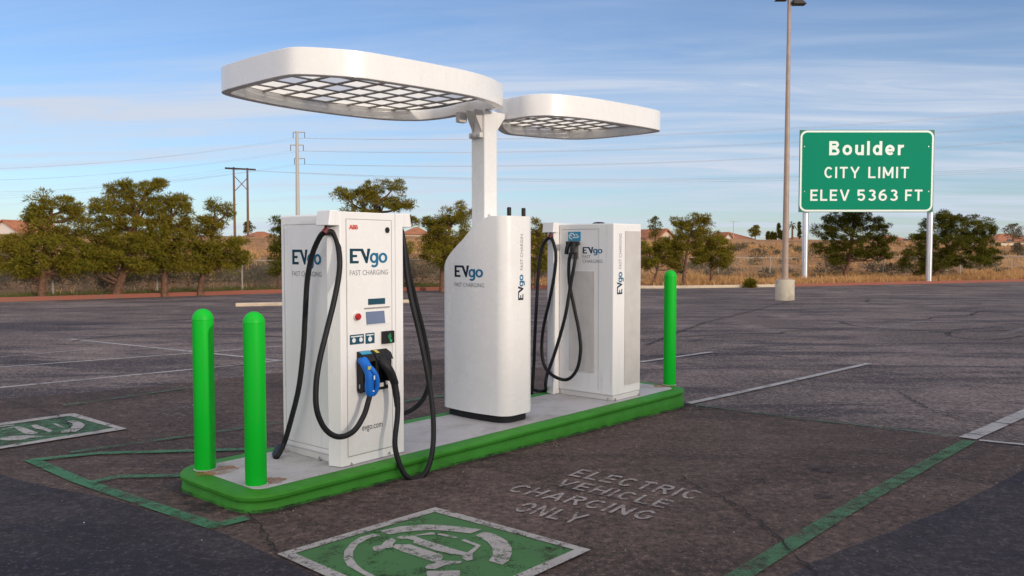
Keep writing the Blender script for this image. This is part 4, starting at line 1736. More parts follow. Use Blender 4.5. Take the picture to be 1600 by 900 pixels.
sgs([(w0 + 0.01, zm + 0.008), (wm - 0.03, zm + 0.008)], 0.012)
sgs([(wm - 0.03 + 0.035 * math.cos(a * 0.4), zm + 0.002 + 0.03 * math.sin(a * 0.4)) for a in range(0, 13)], 0.013)
SX += 0.0006
sgs([(wm - 0.02, zm - 0.012), (wm + 0.05, zm - 0.012), (wm + 0.062, zm + 0.004)], 0.014)
sgs([(wm + 0.02, zm + 0.02), (wm + 0.05, zm + 0.012)], 0.012)
mb.build('plug_symbol', M['sticker_white'], sg)
_, h0, hz0 = s2(891, 404)
_, h1, hz1 = s2(905, 377)
mb = MB()
fbox(mb, F2, C21 + 0.001, C21 + 0.010, h0, h1, hz0, hz1 - 0.005)
mb.build('plug_holster', M['seam'], ch2, bevel=0.003)
mb = MB()
_, h0, hz0 = s2(889, 383)
_, h1, hz1 = s2(907, 376.5)
fbox(mb, F2, C21 + 0.011, C21 + 0.06, h0, h1, hz0, hz1 - 0.004)
mb.build('holster_hood', M['black'], ch2, bevel=0.004)
mb = MB()
for px in (893.5, 902):
    a_, b_ = s2(px, 379)[0] - A * 0.05, s2(px - 2, 397)[0] - A * 0.075
    mb.tube(spline([a_, lerp(a_, b_, 0.5) - A * 0.01, b_], 4), 0.024, 10)
mb.build('black_plug', M['black'], ch2, smooth=True)
hk = F2(W2 + 0.055, 0.085, 1.75)
hook(ch2, hk)


def q2(px, py, u):
    return at_plane(px, py, F2(u, 0, 0), -A)


u_ = W2 + 0.06
cable(ch2, [hk - UP * 0.01, q2(851, 378, u_), q2(845, 395, u_), q2(841, 430, u_), q2(838, 480, u_), q2(835.5, 530, u_), q2(834, 570, u_), q2(831, 610, u_), q2(824, 640, u_)], 0.0185)
cable(ch2, [hk - UP * 0.01, q2(864, 377, u_), q2(868.5, 398, u_), q2(866, 430, u_), q2(858, 472, u_), q2(849.5, 510, u_), q2(846.5, 545, u_), q2(851, 572, u_), q2(866, 588, u_), q2(886, 593, u_), q2(901, 578, u_), q2(907, 550, u_), q2(905, 520, u_), q2(897, 480, u_ - 0.01), q2(889.5, 440, u_ - 0.02), q2(889, 410, u_ - 0.03), q2(892, 395, C21 + 0.075)], 0.0185)
cable(ch2, [q2(900, 395, C21 + 0.075), q2(897, 415, u_), q2(890, 455, u_ + 0.02), q2(884, 490, u_ + 0.045), q2(875, 525, u_ + 0.05), q2(864, 560, u_ + 0.05), q2(855, 585, u_ + 0.05), q2(852.5, 600, u_ + 0.05), at_z(852, 610, 0.02), at_z(850, 612, 0.02) + B * 0.10, at_z(850, 612, 0.02) + B * 0.3 + A * 0.1], 0.0185)

# ================================================================== TOTEM
tot = thing('charging_totem', 'rounded white totem with sloped shoulder and black base holding the canopy post', 'totem', S(2.93, 0.64, 0.0))
T0, T1 = 0.262, 1.135
SC, SHW = 2.935, 0.203           # centre line and half width across


def tot_half(t, inset=0.0):
    """half width in s at position t: rounded near corner, gently bowed sides"""
    r1, r2 = 0.105, 0.12
    x = 1.0
    a, b = T0 + inset, T1 - inset
    hw = SHW - inset + 0.046 * math.sin(math.pi * (t - T0) / (T1 - T0))
    if t < a + r1:
        k = max(0.0, min(1.0, (a + r1 - t) / r1))
        return hw - r1 * (1 - math.sqrt(max(0, 1 - k * k)))
    if t > b - r2:
        k = max(0.0, min(1.0, (t - (b - r2)) / r2))
        return hw - r2 * (1 - math.sqrt(max(0, 1 - k * k)))
    return hw


SHO = [(0.0, 1.912), (0.44, 1.912), (0.47, 1.905), (0.52, 1.882), (0.61, 1.832), (0.70, 1.765), (0.77, 1.702), (0.86, 1.640), (0.95, 1.575), (1.01, 1.520), (1.05, 1.472), (1.08, 1.428), (1.105, 1.38), (1.2, 1.33)]


def sho(t):
    for (x0, z0), (x1, z1) in zip(SHO, SHO[1:]):
        if t <= x1:
            return lerp(z0, z1, (t - x0) / (x1 - x0))
    return SHO[-1][1]


def ts_list(inset):
    a, b = T0 + inset, T1 - inset
    out = [a + 0.105 * (1 - math.cos(math.radians(90 * i / 10))) for i in range(10)]
    out += [lerp(a + 0.105, b - 0.12, i / 26) for i in range(27)]
    out += [b - 0.12 + 0.12 * math.sin(math.radians(90 * i / 10)) for i in range(1, 11)]
    return out


def totem_body(name, inset, z0, zf, mat, bev):
    mb = MB()
    ts = ts_list(inset)
    n = len(ts)
    vs, fs = [], []
    for t in ts:
        h = tot_half(t, inset)
        vs += [S(SC - h, t, z0), S(SC + h, t, z0), S(SC - h, t, zf(t)), S(SC + h, t, zf(t))]
    for i in range(n - 1):
        a, b = 4 * i, 4 * (i + 1)
        fs += [(a, a + 2, b + 2, b), (a + 1, b + 1, b + 3, a + 3), (a + 2, a + 3, b + 3, b + 2), (a, b, b + 1, a + 1)]
    fs += [(0, 1, 3, 2), (4 * n - 4, 4 * n - 2, 4 * n - 1, 4 * n - 3)]
    mb.add(vs, fs)
    o = mb.build(name, mat, tot, smooth=True)
    if bev:
        b = o.modifiers.new('bevel', 'BEVEL')
        b.width = bev
        b.segments = 3
        b.limit_method = 'ANGLE'
        b.angle_limit = math.radians(50)
    return o


totem_body('housing', 0.0, 0.072, sho, M['white_gloss'], 0.010)
totem_body('base', 0.035, 0.002, lambda t: 0.078, M['black'], 0)


def tot_bend(p):
    q = p - O0
    t = q.dot(B)
    s = SC - tot_half(t) - 0.002
    return S(s, t, p.z)


def tside(px, py):
    P = at_plane(px, py, S(SC - SHW - 0.040, 0, 0), A)
    return P


def tvec(px0, py0, px1, pyt):
    o, p, q = tside(px0, py0), tside(px1, py0), tside(px0, pyt)
    return o, -B * ((o - p).dot(B)), UP * (q.z - o.z)


put_logo(tot, *tvec(710, 432.5, 754.5, 414.5), bend=tot_bend, dark=M['navy'])
put_text('lettering', 'FAST CHARGING', M['grey_print'], tot, *tvec(710, 447.3, 756, 441), bold=-0.004, bend=tot_bend)


def tfront(px, py):
    return at_plane(px, py, S(0, T0, 0), B)


def tf_up(px0, py0, py1, pxr):
    o, top, wv = tfront(px0, py0), tfront(px0, py1), tfront(pxr, py0)
    wd = abs((wv - o).dot(A))
    base = tfront(pxr, py0)
    base.z = o.z
    return base, UP * (top.z - o.z), -A * wd


put_logo(tot, *tf_up(809.5, 469, 429, 817.5), lift=0.002, dark=M['navy'])
put_text('lettering', 'FAST CHARGIN', M['grey_print'], tot, *tf_up(813, 422, 366, 817), lift=0.002, bold=-0.004)
for px in (795.5, 818):
    P = at_plane(px, 336, S(0, T0 + 0.10, 0), B)
    P.z = 1.910
    mb = MB()
    mb.lathe([(0.017, 0), (0.017, 0.01), (0.020, 0.012), (0.020, 0.078), (0.016, 0.086)], P, 14)
    mb.build('antenna', M['black'], tot, smooth=True)

# ---- canopy post and the two canopies
ZB1, ZB2, TH_ = 2.92, 2.862, 0.205
PS, PT, PW = 2.935, 0.725, 0.088
post = thing('canopy_post', 'square white steel post rising from the totem to carry both canopies', 'post', S(PS, PT, 1.5))
mb = MB()
mb.box(S(PS - PW, PT - PW, 1.45), A * 2 * PW, B * 2 * PW, UP * (ZB1 - 1.45 - 0.004))
mb.build('shaft', M['white_gloss'], post, bevel=0.012, bseg=3)


def fin(s0, s1, sgn, mat, w0, w1, zlo, name='gusset'):
    mb = MB()
    pts = [S(s0, w0, zlo), S(s0, w0, ZB1 - 0.005), S(s1, w0, ZB1 - 0.005), S(s1, w0, ZB1 - 0.05)]
    if sgn > 0:
        pts = pts[::-1]
    mb.prism(pts, B * (w1 - w0))
    return mb.build(name, mat, post, bevel=0.004)


fin(PS - PW - 0.001, PS - PW - 0.10, -1, M['bracket'], PT - 0.062, PT - 0.045, 2.70)
fin(PS - PW - 0.001, PS - PW - 0.10, -1, M['bracket'], PT + 0.045, PT + 0.062, 2.70)
fin(PS + PW + 0.001, PS + PW + 0.13, 1, M['white_gloss'], PT - 0.07, PT + 0.07, 2.72)
mb = MB()
mb.box(S(PS - PW - 0.05, PT - 0.075, 2.655), A * 0.048, B * 0.15, UP * 0.05)
mb.build('bracket_foot', M['bracket'], post, bevel=0.008)
for dt in (-0.035, 0.035):
    mb = MB()
    p = S(PS - PW - 0.051, PT + dt, 2.68)
    mb.tube([p, p - A * 0.02], 0.016, 8)
    mb.build('bolt', M['steel'], post)
mb = MB()
mb.box(S(PS - PW - 0.16, PT + 0.08, 2.80), A * 0.10, B * 0.06, UP * 0.10)
mb.build('junction_box', M['bracket'], post, bevel=0.01)


def clip_convex(poly, ring):
    """Sutherland-Hodgman; ring counter clockwise"""
    out = poly
    n = len(ring)
    for i in range(n):
        a, b = ring[i], ring[(i + 1) % n]
        ex, ey = b[0] - a[0], b[1] - a[1]
        inp, out = out, []
        if not inp:
            break
        f = lambda p: ex * (p[1] - a[1]) - ey * (p[0] - a[0])
        for j in range(len(inp)):
            p, q = inp[j], inp[(j + 1) % len(inp)]
            fp, fq = f(p), f(q)
            if fp >= 0:
                out.append(p)
            if (fp >= 0) != (fq >= 0):
                t = fp / (fp - fq)
                out.append((lerp(p[0], q[0], t), lerp(p[1], q[1], t)))
    return out


def canopy(name_label, outline_px, zb, ns, nt_):
    pts = []
    for px, py in outline_px:
        P = at_z(px, py, zb) - O0
        pts.append(Vector((P.dot(A), P.dot(B), 0)))
    ring = spline(pts, 6, True)
    cen = sum(ring, Vector()) / len(ring)
    area = sum(ring[i - 1].x * ring[i].y - ring[i].x * ring[i - 1].y for i in range(len(ring)))
    if area < 0:
        ring = ring[::-1]
    # smooth
    for _ in range(6):
        ring = [ring[i] * 0.5 + (ring[i - 1] + ring[(i + 1) % len(ring)]) * 0.25 for i in range(len(ring))]
    n = len(ring)

    def inset(d):
        out = []
        for i in range(n):
            t = (ring[(i + 1) % n] - ring[i - 1]).normalized()
            out.append(ring[i] + Vector((-t.y, t.x, 0)) * d)
        return out
    root = thing('canopy', name_label, 'canopy', S(cen.x, cen.y, zb), group='white canopies over the chargers')
    prof = [(0.078, 0.10), (0.078, 0.004), (0.074, 0.0), (0.004, 0.0), (0.0, 0.004), (0.0, TH_ - 0.004), (0.004, TH_), (0.07, TH_), (0.07, 0.125)]
    mb = MB()
    vs = []
    for d, z in prof:
        vs += [S(p.x, p.y, zb + z) for p in inset(d)]
    fs = [(i * n + k, i * n + (k + 1) % n, (i + 1) * n + (k + 1) % n, (i + 1) * n + k)[::-1] for i in range(len(prof) - 1) for k in range(n)]
    mb.add(vs, fs)
    mb.build('rim', M['white_gloss'], root, smooth=True)
    inner = [(p.x, p.y) for p in inset(0.079)]
    s_lo, s_hi = min(p[0] for p in inner), max(p[0] for p in inner)
    t_lo, t_hi = min(p[1] for p in inner), max(p[1] for p in inner)
    gl, gr = MB(), MB()
    ds, dt = (s_hi - s_lo) / ns, (t_hi - t_lo) / nt_
    bw = 0.0175
    for i in range(ns):
        for j in range(nt_):
            q = [(s_lo + ds * i + bw, t_lo + dt * j + bw), (s_lo + ds * (i + 1) - bw, t_lo + dt * j + bw), (s_lo + ds * (i + 1) - bw, t_lo + dt * (j + 1) - bw), (s_lo + ds * i + bw, t_lo + dt * (j + 1) - bw)]
            q = clip_convex(q, inner)
            if len(q) >= 3:
                gl.sheet([S(x, y, zb + 0.105) for x, y in q])
    for i in range(ns + 1):
        q = clip_convex([(s_lo + ds * i - bw, t_lo - 1), (s_lo + ds * i + bw, t_lo - 1), (s_lo + ds * i + bw, t_hi + 1), (s_lo + ds * i - bw, t_hi + 1)], inner)
        if len(q) >= 3:
            gr.prism([S(x, y, zb + 0.094) for x, y in q], UP * 0.010)
    for j in range(nt_ + 1):
        q = clip_convex([(s_lo - 1, t_lo + dt * j - bw), (s_hi + 1, t_lo + dt * j - bw), (s_hi + 1, t_lo + dt * j + bw), (s_lo - 1, t_lo + dt * j + bw)], inner)
        if len(q) >= 3:
            gr.prism([S(x, y, zb + 0.095) for x, y in q], UP * 0.008)
    gl.build('translucent_panel', M['glaze'], root)
    gr.build('grid_frame', M['grid'], root)
    return root


canopy('large white rounded canopy with a grid of pale panels over the near charger',
       [(344.5, 144), (369, 136), (408, 126), (445, 117.7), (470, 116), (516, 118), (563, 121.5), (607, 128), (653, 135), (700, 143), (743, 151), (770, 159), (784, 166), (785, 170), (757, 174), (729.5, 178.6), (712, 183), (684, 187.2), (653, 189.5), (607, 188.5), (563, 184.5), (501, 177), (431, 166.5), (361, 152)], ZB1, 9, 6)
canopy('smaller white rounded canopy behind the post over the far charger',
       [(771, 191), (796, 186.7), (820, 182.3), (845, 180.7), (869, 181), (923, 186), (977, 194), (1014, 200), (1034, 205), (1014, 209), (977, 213), (941, 216.6), (905, 218.5), (869, 217.5), (814, 213), (784, 209)], ZB2, 9, 6)

# ================================================================== ROAD SIGN


SY = 44.0
sgn = thing('road_sign', 'big green city limit sign with white letters on two silver posts', 'road sign', Vector((at_y(1354, 433, SY).x, SY, ground_z(at_y(1354, 433, SY).x, SY))))


def sg_at(px, py, dy=0.0):
    return at_y(px, py, SY + dy)


pl0, pl1 = sg_at(1248, 331.5), sg_at(1460.5, 203)
mb = MB()
mb.box(Vector((pl0.x, SY, pl0.z)), Vector((pl1.x - pl0.x, 0, 0)), Vector((0, 0.06, 0)), Vector((0, 0, pl1.z - pl0.z)))
mb.build('panel', M['sign_dark'], sgn)


def rr2(x0, x1, z0, z1, r, n=9):
    out = []
    for cx_, cz_, a0 in ((x1 - r, z1 - r, 0), (x0 + r, z1 - r, 90), (x0 + r, z0 + r, 180), (x1 - r, z0 + r, 270)):
        out += [(cx_ + r * math.cos(math.radians(a0 + 90 * i / (n - 1))), cz_ + r * math.sin(math.radians(a0 + 90 * i / (n - 1)))) for i in range(n)]
    return out


mb = MB()
mb.prism([Vector((x, SY - 0.001, z)) for x, z in rr2(pl0.x + 0.03, pl1.x - 0.03, pl0.z + 0.03, pl1.z - 0.03, 0.36)], Vector((0, -0.006, 0)))
mb.build('border', M['sign_white'], sgn)
mb = MB()
mb.prism([Vector((x, SY - 0.008, z)) for x, z in rr2(pl0.x + 0.13, pl1.x - 0.13, pl0.z + 0.13, pl1.z - 0.13, 0.27)], Vector((0, -0.006, 0)))
mb.build('face', M['sign_green'], sgn)
for s, x0, x1, yb, yt, wt in (('Boulder', 1295.5, 1412, 242.5, 220.5, 0.19), ('CITY', 1288, 1343, 278.3, 260.7, 0.155), ('LIMIT', 1356.5, 1420, 278.3, 260.7, 0.155),
                              ('ELEV', 1266, 1327, 313.8, 296.2, 0.165), ('5363', 1338.5, 1402.5, 313.8, 296.2, 0.165), ('FT', 1414, 1441, 313.8, 296.2, 0.165)):
    o = at_y(x0, yb, SY - 0.016)
    p = at_y(x1, yb, SY - 0.016)
    q = at_y(x0, yt, SY - 0.016)
    wd_, strokes = hwy(s, wt)
    mb = MB()
    for k, (vs, fs) in enumerate(strokes):
        mapped(mb, ([(x / wd_, y) for x, y in vs], fs), o, Vector((p.x - o.x, 0, 0)), UP * (q.z - o.z), 0.003, 0, k * 0.0008)
    mb.build('lettering', M['sign_white'], sgn)
for px, py in ((1257, 229), (1451, 229), (1257, 299), (1451, 299)):
    p = at_y(px, py, SY - 0.014)
    mb = MB()
    mb.tube([p, p + Vector((0, -0.01, 0))], 0.03, 8)
    mb.build('rivet', M['steel'], sgn)
for px in (1257, 1451):
    p = at_y(px, 433, SY + 0.26)
    mb = MB()
    zg = ground_z(p.x, SY + 0.26) - 0.2
    mb.lathe([(0.155, zg), (0.155, pl1.z - 0.4)], (p.x, SY + 0.26, 0), 20)
    mb.build('post', M['sign_post'], sgn, smooth=True)

# ================================================================== PARKING LOT LAMP
lb = at_ground(1226, 469)
lamp = thing('lamp_post', 'tall brown parking lot lamp post on a round concrete base', 'lamp post', lb)
mb = MB()
mb.lathe([(0.335, -0.1), (0.335, 0.70), (0.315, 0.735), (0.28, 0.74)], lb, 28)
mb.build('concrete_base', M['lamp_base'], lamp, smooth=True)
mb = MB()
Hl = 10.62
mb.lathe([(0.22, 0.741), (0.22, 0.77), (0.120, 0.775), (0.115, 1.0), (0.058, Hl), (0.05, Hl + 0.02)], lb, 16)
mb.build('pole', M['pole'], lamp, smooth=True)
for dx, zz, wv in ((0.32, Hl - 0.14, 0.5), (-0.30, Hl + 0.02, 0.45)):
    mb = MB()
    c = lb + Vector((dx * 1.0, -0.05 * dx, zz))
    mb.hexa([c + Vector((x * wv / 2, y * 0.17, -0.07)) for x, y in ((-0.8, -1), (1, -1), (1, 1), (-0.8, 1))], [c + Vector((x * wv / 2 - 0.06 * (1 if dx > 0 else -1), y * 0.14, 0.10)) for x, y in ((-0.6, -1), (0.55, -1), (0.55, 1), (-0.6, 1))])
    mb.tube([lb + Vector((0, 0, zz - 0.03)), c - Vector((dx * 0.3, 0, 0))], 0.035, 8)
    mb.build('lamp_head', M['lamp'], lamp, bevel=0.02)

# ================================================================== TREES
def leaf_clump(mb, c, r, n, L, wd, rg, flat=0.75, upb=0.25):
    for _ in range(n):
        d = Vector((rg.gauss(0, 1), rg.gauss(0, 1), rg.gauss(0, 1) + upb)).normalized()
        p = c + Vector((d.x, d.y, d.z * flat)) * r * (rg.random() ** 0.45)
        dirv = (d + Vector((rg.uniform(-1, 1), rg.uniform(-1, 1), rg.uniform(-0.6, 1.0))) * 0.7).normalized()
        sd = dirv.cross(Vector((rg.uniform(-1, 1), rg.uniform(-1, 1), rg.uniform(-1, 1)))).normalized() * wd
        e = p + dirv * L * rg.uniform(0.6, 1.2)
        mb.add([p - sd, p + sd, e], [(0, 1, 2)])


def pine(label, base_px, trunk_px, lobes, seed, mat='pine', tr=0.13, Y=None, cat='tree', group='pine trees beyond the parking lot', dens=1.0, name='pine_tree', clump=0.235):
    """base_px: foot of the trunk; trunk_px: other trunk points; lobes: (px, py, rx, ry) crown masses"""
    rg = random.Random(seed)
    if Y is None:
        b = at_land(*base_px)
    else:
        b = at_y(base_px[0], base_px[1], Y)
    Yt = b.y
    b.z = ground_z(b.x, b.y)
    sc = Yt / FPX
    root = thing(name, label, cat, b, group=group)
    path = [b - UP * 0.1] + [at_y(x, y, Yt) for x, y in trunk_px]
    sp_ = spline(path, 5)
    tb = MB()
    tb.tube(sp_, [lerp(tr, tr * 0.35, (i / (len(sp_) - 1)) ** 0.8) * (1.25 if i == 0 else 1) for i in range(len(sp_))], 9)
    fol = MB()
    for (px, py, rx, ry) in lobes:
        c = at_y(px, py, Yt)
        RX, RZ = rx * sc, ry * sc
        c.y += rg.uniform(-0.35, 0.35) * RX
        # limb from trunk to lobe
        k = min(range(len(sp_)), key=lambda i: (sp_[i] - (c - UP * RZ * 0.9)).length)
        st_ = sp_[max(1, k - 1)]
        mid = lerp(st_, c, 0.55) - UP * 0.12 * (c - st_).length
        lm = spline([st_, mid, c], 4)
        tb.tube(lm, [lerp(tr * 0.4, tr * 0.12, i / (len(lm) - 1)) for i in range(len(lm))], 6)
        vol = RX * RX * RZ
        nc = max(5, int(dens * 22 * (RX * RZ) / (clump * clump) * 0.16 + 4))
        for _ in range(nc):
            while True:
                d = Vector((rg.uniform(-1, 1), rg.uniform(-1, 1), rg.uniform(-1, 1)))
                if 0.25 < d.length < 1.0:
                    break
            cc = c + Vector((d.x * RX, d.y * RX, d.z * RZ))
            rr = clump * rg.uniform(0.45, 1.35)
            leaf_clump(fol, cc, rr, int(120 * rg.uniform(0.7, 1.2)), 0.13, 0.0145, rg, 0.6)
            if rg.random() < 0.25:
                tb.tube([lerp(c, cc, 0.2), cc], [tr * 0.10, tr * 0.05], 4, cap=False)
    tb.build('trunk', M['bark'], root, smooth='all')
    fol.build('crown', M[mat], root)
    return root


pine('olive pine with an upright trunk at the left edge of the row', (66, 466), [(66, 445), (68, 420), (72, 380), (80, 330)],
     [(20, 400, 32, 20), (70, 318, 26, 17), (105, 320, 22, 16), (48, 335, 12, 14), (75, 352, 34, 22), (118, 360, 22, 24), (45, 385, 38, 22), (85, 390, 44, 24), (60, 412, 40, 14), (100, 412, 34, 12), (120, 335, 10, 14), (8, 415, 26, 13), (122, 398, 22, 20), (28, 380, 24, 14), (130, 417, 24, 9), (40, 422, 34, 9), (95, 421, 30, 8)], 11, tr=0.17)
pine('tallest pine of the left row with a thick trunk leaning right', (180, 464), [(187, 445), (195, 420), (205, 385), (215, 330), (235, 295)],
     [(175, 305, 16, 16), (200, 300, 12, 18), (233, 295, 22, 14), (150, 325, 20, 18), (185, 335, 30, 20), (225, 325, 28, 24), (160, 365, 34, 24), (205, 365, 40, 26), (245, 355, 22, 26), (175, 398, 40, 22), (215, 400, 40, 18), (150, 400, 20, 18), (245, 285, 10, 8), (195, 290, 8, 10), (135, 410, 18, 14), (240, 385, 22, 20), (160, 418, 26, 8), (225, 419, 28, 8)], 12, tr=0.2)
pine('brown tinged pine standing between the leaning pines of the left row', (257, 464), [(257, 440), (259, 415), (262, 380), (268, 335)],
     [(255, 325, 14, 16), (280, 320, 18, 14), (292, 335, 9, 18), (262, 350, 26, 22), (285, 365, 22, 22), (250, 385, 26, 24), (280, 395, 28, 20), (262, 410, 30, 12), (268, 310, 7, 9), (285, 417, 26, 8), (240, 416, 20, 8)], 13, tr=0.15)
pine('rightmost pine of the left row, its layered crown in front of the timber pylon', (312, 462), [(315, 440), (320, 420), (328, 385), (338, 340)],
     [(335, 322, 8, 10), (355, 332, 14, 10), (322, 345, 14, 14), (340, 350, 26, 10), (312, 365, 16, 16), (350, 375, 30, 12), (330, 388, 34, 12), (370, 385, 18, 10), (325, 405, 26, 12), (355, 408, 28, 10), (306, 390, 14, 16), (340, 418, 36, 7), (378, 402, 14, 8), (300, 415, 16, 7)], 14, tr=0.15)
pine('pine whose crown shows above the roof of the near charger', (585, 458), [(585, 435), (587, 400), (585, 350), (590, 310)],
     [(535, 305, 15, 14), (560, 312, 22, 16), (585, 300, 22, 16), (615, 292, 16, 10), (600, 320, 28, 16), (560, 335, 34, 14), (632, 318, 16, 12), (640, 345, 12, 9), (585, 360, 40, 20), (610, 390, 34, 20), (560, 395, 34, 20)], 15, tr=0.17)
pine('bushy dark pine just left of the white totem', (691, 456), [(691, 435), (692, 410), (700, 370), (708, 340)],
     [(700, 340, 22, 16), (722, 335, 18, 16), (678, 350, 16, 14), (695, 368, 32, 18), (725, 370, 26, 22), (672, 378, 16, 16), (690, 398, 34, 20), (720, 405, 30, 20), (668, 345, 6, 8)], 16, tr=0.15)
pine('small pine seen between the totem and the far charger', (838, 452), [(838, 430), (840, 400), (840, 365)],
     [(838, 358, 14, 14), (850, 368, 14, 14), (836, 382, 18, 16), (850, 395, 18, 18), (836, 410, 18, 14), (852, 418, 14, 10)], 17, tr=0.12)
pine('dark green tree peeking out behind the left side of the near charger', (436, 452), [(436, 430), (438, 400), (440, 360)],
     [(437, 352, 14, 12), (442, 372, 18, 16), (434, 395, 14, 16), (440, 415, 20, 14), (452, 350, 14, 10)], 18, 'pine_dark', tr=0.12, group=None)
pine('low pine with a slanting trunk, left of the lone green bollard', (1021, 446), [(1023, 436), (1027, 422), (1030, 400)],
     [(1015, 388, 16, 12), (1035, 385, 18, 12), (1050, 392, 14, 12), (1022, 405, 22, 12), (1045, 408, 20, 10), (1012, 415, 14, 9), (1055, 415, 8, 6)], 19, tr=0.09)
pine('tall thin pine with a bare reddish trunk right of the lone green bollard', (1067, 447), [(1069, 430), (1072, 405), (1076, 375), (1085, 345)],
     [(1062, 352, 14, 11), (1085, 345, 18, 12), (1102, 348, 9, 12), (1075, 365, 24, 12), (1095, 368, 16, 12), (1062, 380, 16, 10), (1085, 385, 18, 8), (1055, 395, 12, 8)], 20, tr=0.11)
pine('round pine on a slim dark trunk, right of the bare trunked pine', (1111, 445), [(1111, 430), (1112, 415), (1113, 385)],
     [(1112, 372, 16, 12), (1098, 385, 18, 12), (1128, 385, 16, 14), (1112, 398, 26, 14), (1135, 400, 10, 14), (1096, 405, 20, 10), (1125, 412, 18, 8)], 21, tr=0.09)
pine('broad dark pine with a forked trunk standing beneath the green sign', (1318, 439), [(1321, 425), (1325, 412), (1330, 385), (1335, 350)],
     [(1310, 345, 22, 16), (1345, 342, 26, 16), (1330, 325, 30, 14), (1290, 362, 20, 14), (1325, 368, 34, 18), (1365, 355, 22, 18), (1380, 378, 20, 12), (1290, 388, 22, 12), (1325, 395, 30, 14), (1370, 395, 26, 14), (1310, 408, 20, 8), (1382, 400, 12, 8)], 22, 'pine_dark', tr=0.17, Y=46.8)
pine('wide dense evergreen bush spreading behind the right post of the sign', (1452, 436), [(1462, 425), (1478, 410), (1490, 385), (1495, 360)],
     [(1470, 350, 24, 16), (1510, 350, 26, 14), (1540, 358, 18, 14), (1445, 372, 20, 18), (1485, 375, 34, 22), (1530, 380, 30, 22), (1430, 398, 20, 12), (1465, 405, 30, 18), (1510, 408, 36, 14), (1545, 400, 16, 14), (1415, 412, 10, 8), (1440, 420, 18, 10), (1485, 340, 16, 10)], 23, 'pine_dark', tr=0.16, dens=1.15, Y=46.9)

# small things far up the slope
def far_tree(label, px, pyb, pyt, wpx, Y, seed, mat='pine_dark', name='tree', lean=0, n=10, clump=0.7, group=None):
    rg = random.Random(seed)
    b = at_y(px, pyb, Y)
    b.z = min(b.z, ground_z(b.x, Y) + 0.05) if b.z > ground_z(b.x, Y) else b.z
    top = at_y(px + lean, pyt, Y)
    root = thing(name, label, 'tree', b, group=group)
    tb = MB()
    h = top.z - b.z
    tb.tube([b, lerp(b, top, 0.5), top - UP * 0.15 * h], [0.035 * h, 0.025 * h, 0.01 * h], 6)
    tb.build('trunk', M['bark'], root)
    fol = MB()
    sc = Y / FPX
    for i in range(n):
        k = (i + 0.5) / n
        c = lerp(b, top, lerp(0.35, 0.97, k))
        wr = wpx * sc * 0.5 * math.sin(math.pi * lerp(0.25, 0.9, k))
        for _ in range(3):
            cc = c + Vector((rg.uniform(-1, 1) * wr * 0.7, rg.uniform(-1, 1) * wr * 0.7, rg.uniform(-0.05, 0.05) * h))
            leaf_clump(fol, cc, max(0.25, wr * 0.5) * clump, 50, 0.30 * max(0.6, Y / 150), 0.06 * max(0.6, Y / 150), rg)
    fol.build('crown', M[mat], root)
    return root


far_tree('small tree above the cream gabled house on the hill', 1024, 392, 337, 30, 120, 31)
far_tree('round grey green tree on the hill crest left of the lamp post', 1180, 378, 352, 22, 190, 32, 'pine')
for i, (px, pt, pb, w) in enumerate(((1200, 362, 382, 5), (1206, 363, 382, 4), (1211, 364, 382, 4), (1217, 349, 382, 6), (1222, 361, 382, 4))):
    far_tree('slim dark cypress in the row left of the lamp post on the hill', px, pb, pt, w, 190, 40 + i, name='cypress', group='cypresses in a row on the hill', clump=0.8)
far_tree('slim cypress just left of the left sign post', 1249, 384, 346, 6, 190, 46, name='cypress')
far_tree('dark bush on the crest between the sign posts', 1435, 382, 366, 44, 150, 47)
far_tree('reddish bare shrub near the right edge on the crest', 1583, 384, 350, 34, 150, 48, 'scrub')
far_tree('dark small tree behind the timber pylon legs', 388, 368, 346, 18, 170, 49)
far_tree('pale olive bush on the slope at the far right', 1590, 404, 380, 26, 90, 51, 'scrub')
far_tree('little green bush growing on the verge near the lamp post', 1172, 452, 441, 10, 39.5, 52, 'pine', name='bush', clump=0.9, n=5)
# palm
b = at_y(1238, 382, 190)
top = at_y(1238, 352, 190)
pm = thing('palm_tree', 'palm tree on the hill right behind the lamp post', 'tree', b)
mb = MB()
mb.tube([b, top], [0.25, 0.18], 7)
mb.build('trunk', M['bark'], pm)
mb = MB()
for i in range(26):
    a = i * 2.4
    el = rng.uniform(-0.6, 1.0)
    d = Vector((math.cos(a) * math.cos(el), math.sin(a) * math.cos(el), math.sin(el)))
    e = top + d * 1.5 - UP * 0.4
    m_ = top + d * 0.9 + UP * 0.12
    sd = d.cross(UP).normalized() * 0.16
    mb.add([top, m_ + sd, e, m_ - sd], [(0, 1, 2, 3)])
mb.build('crown', M['pine_dark'], pm)

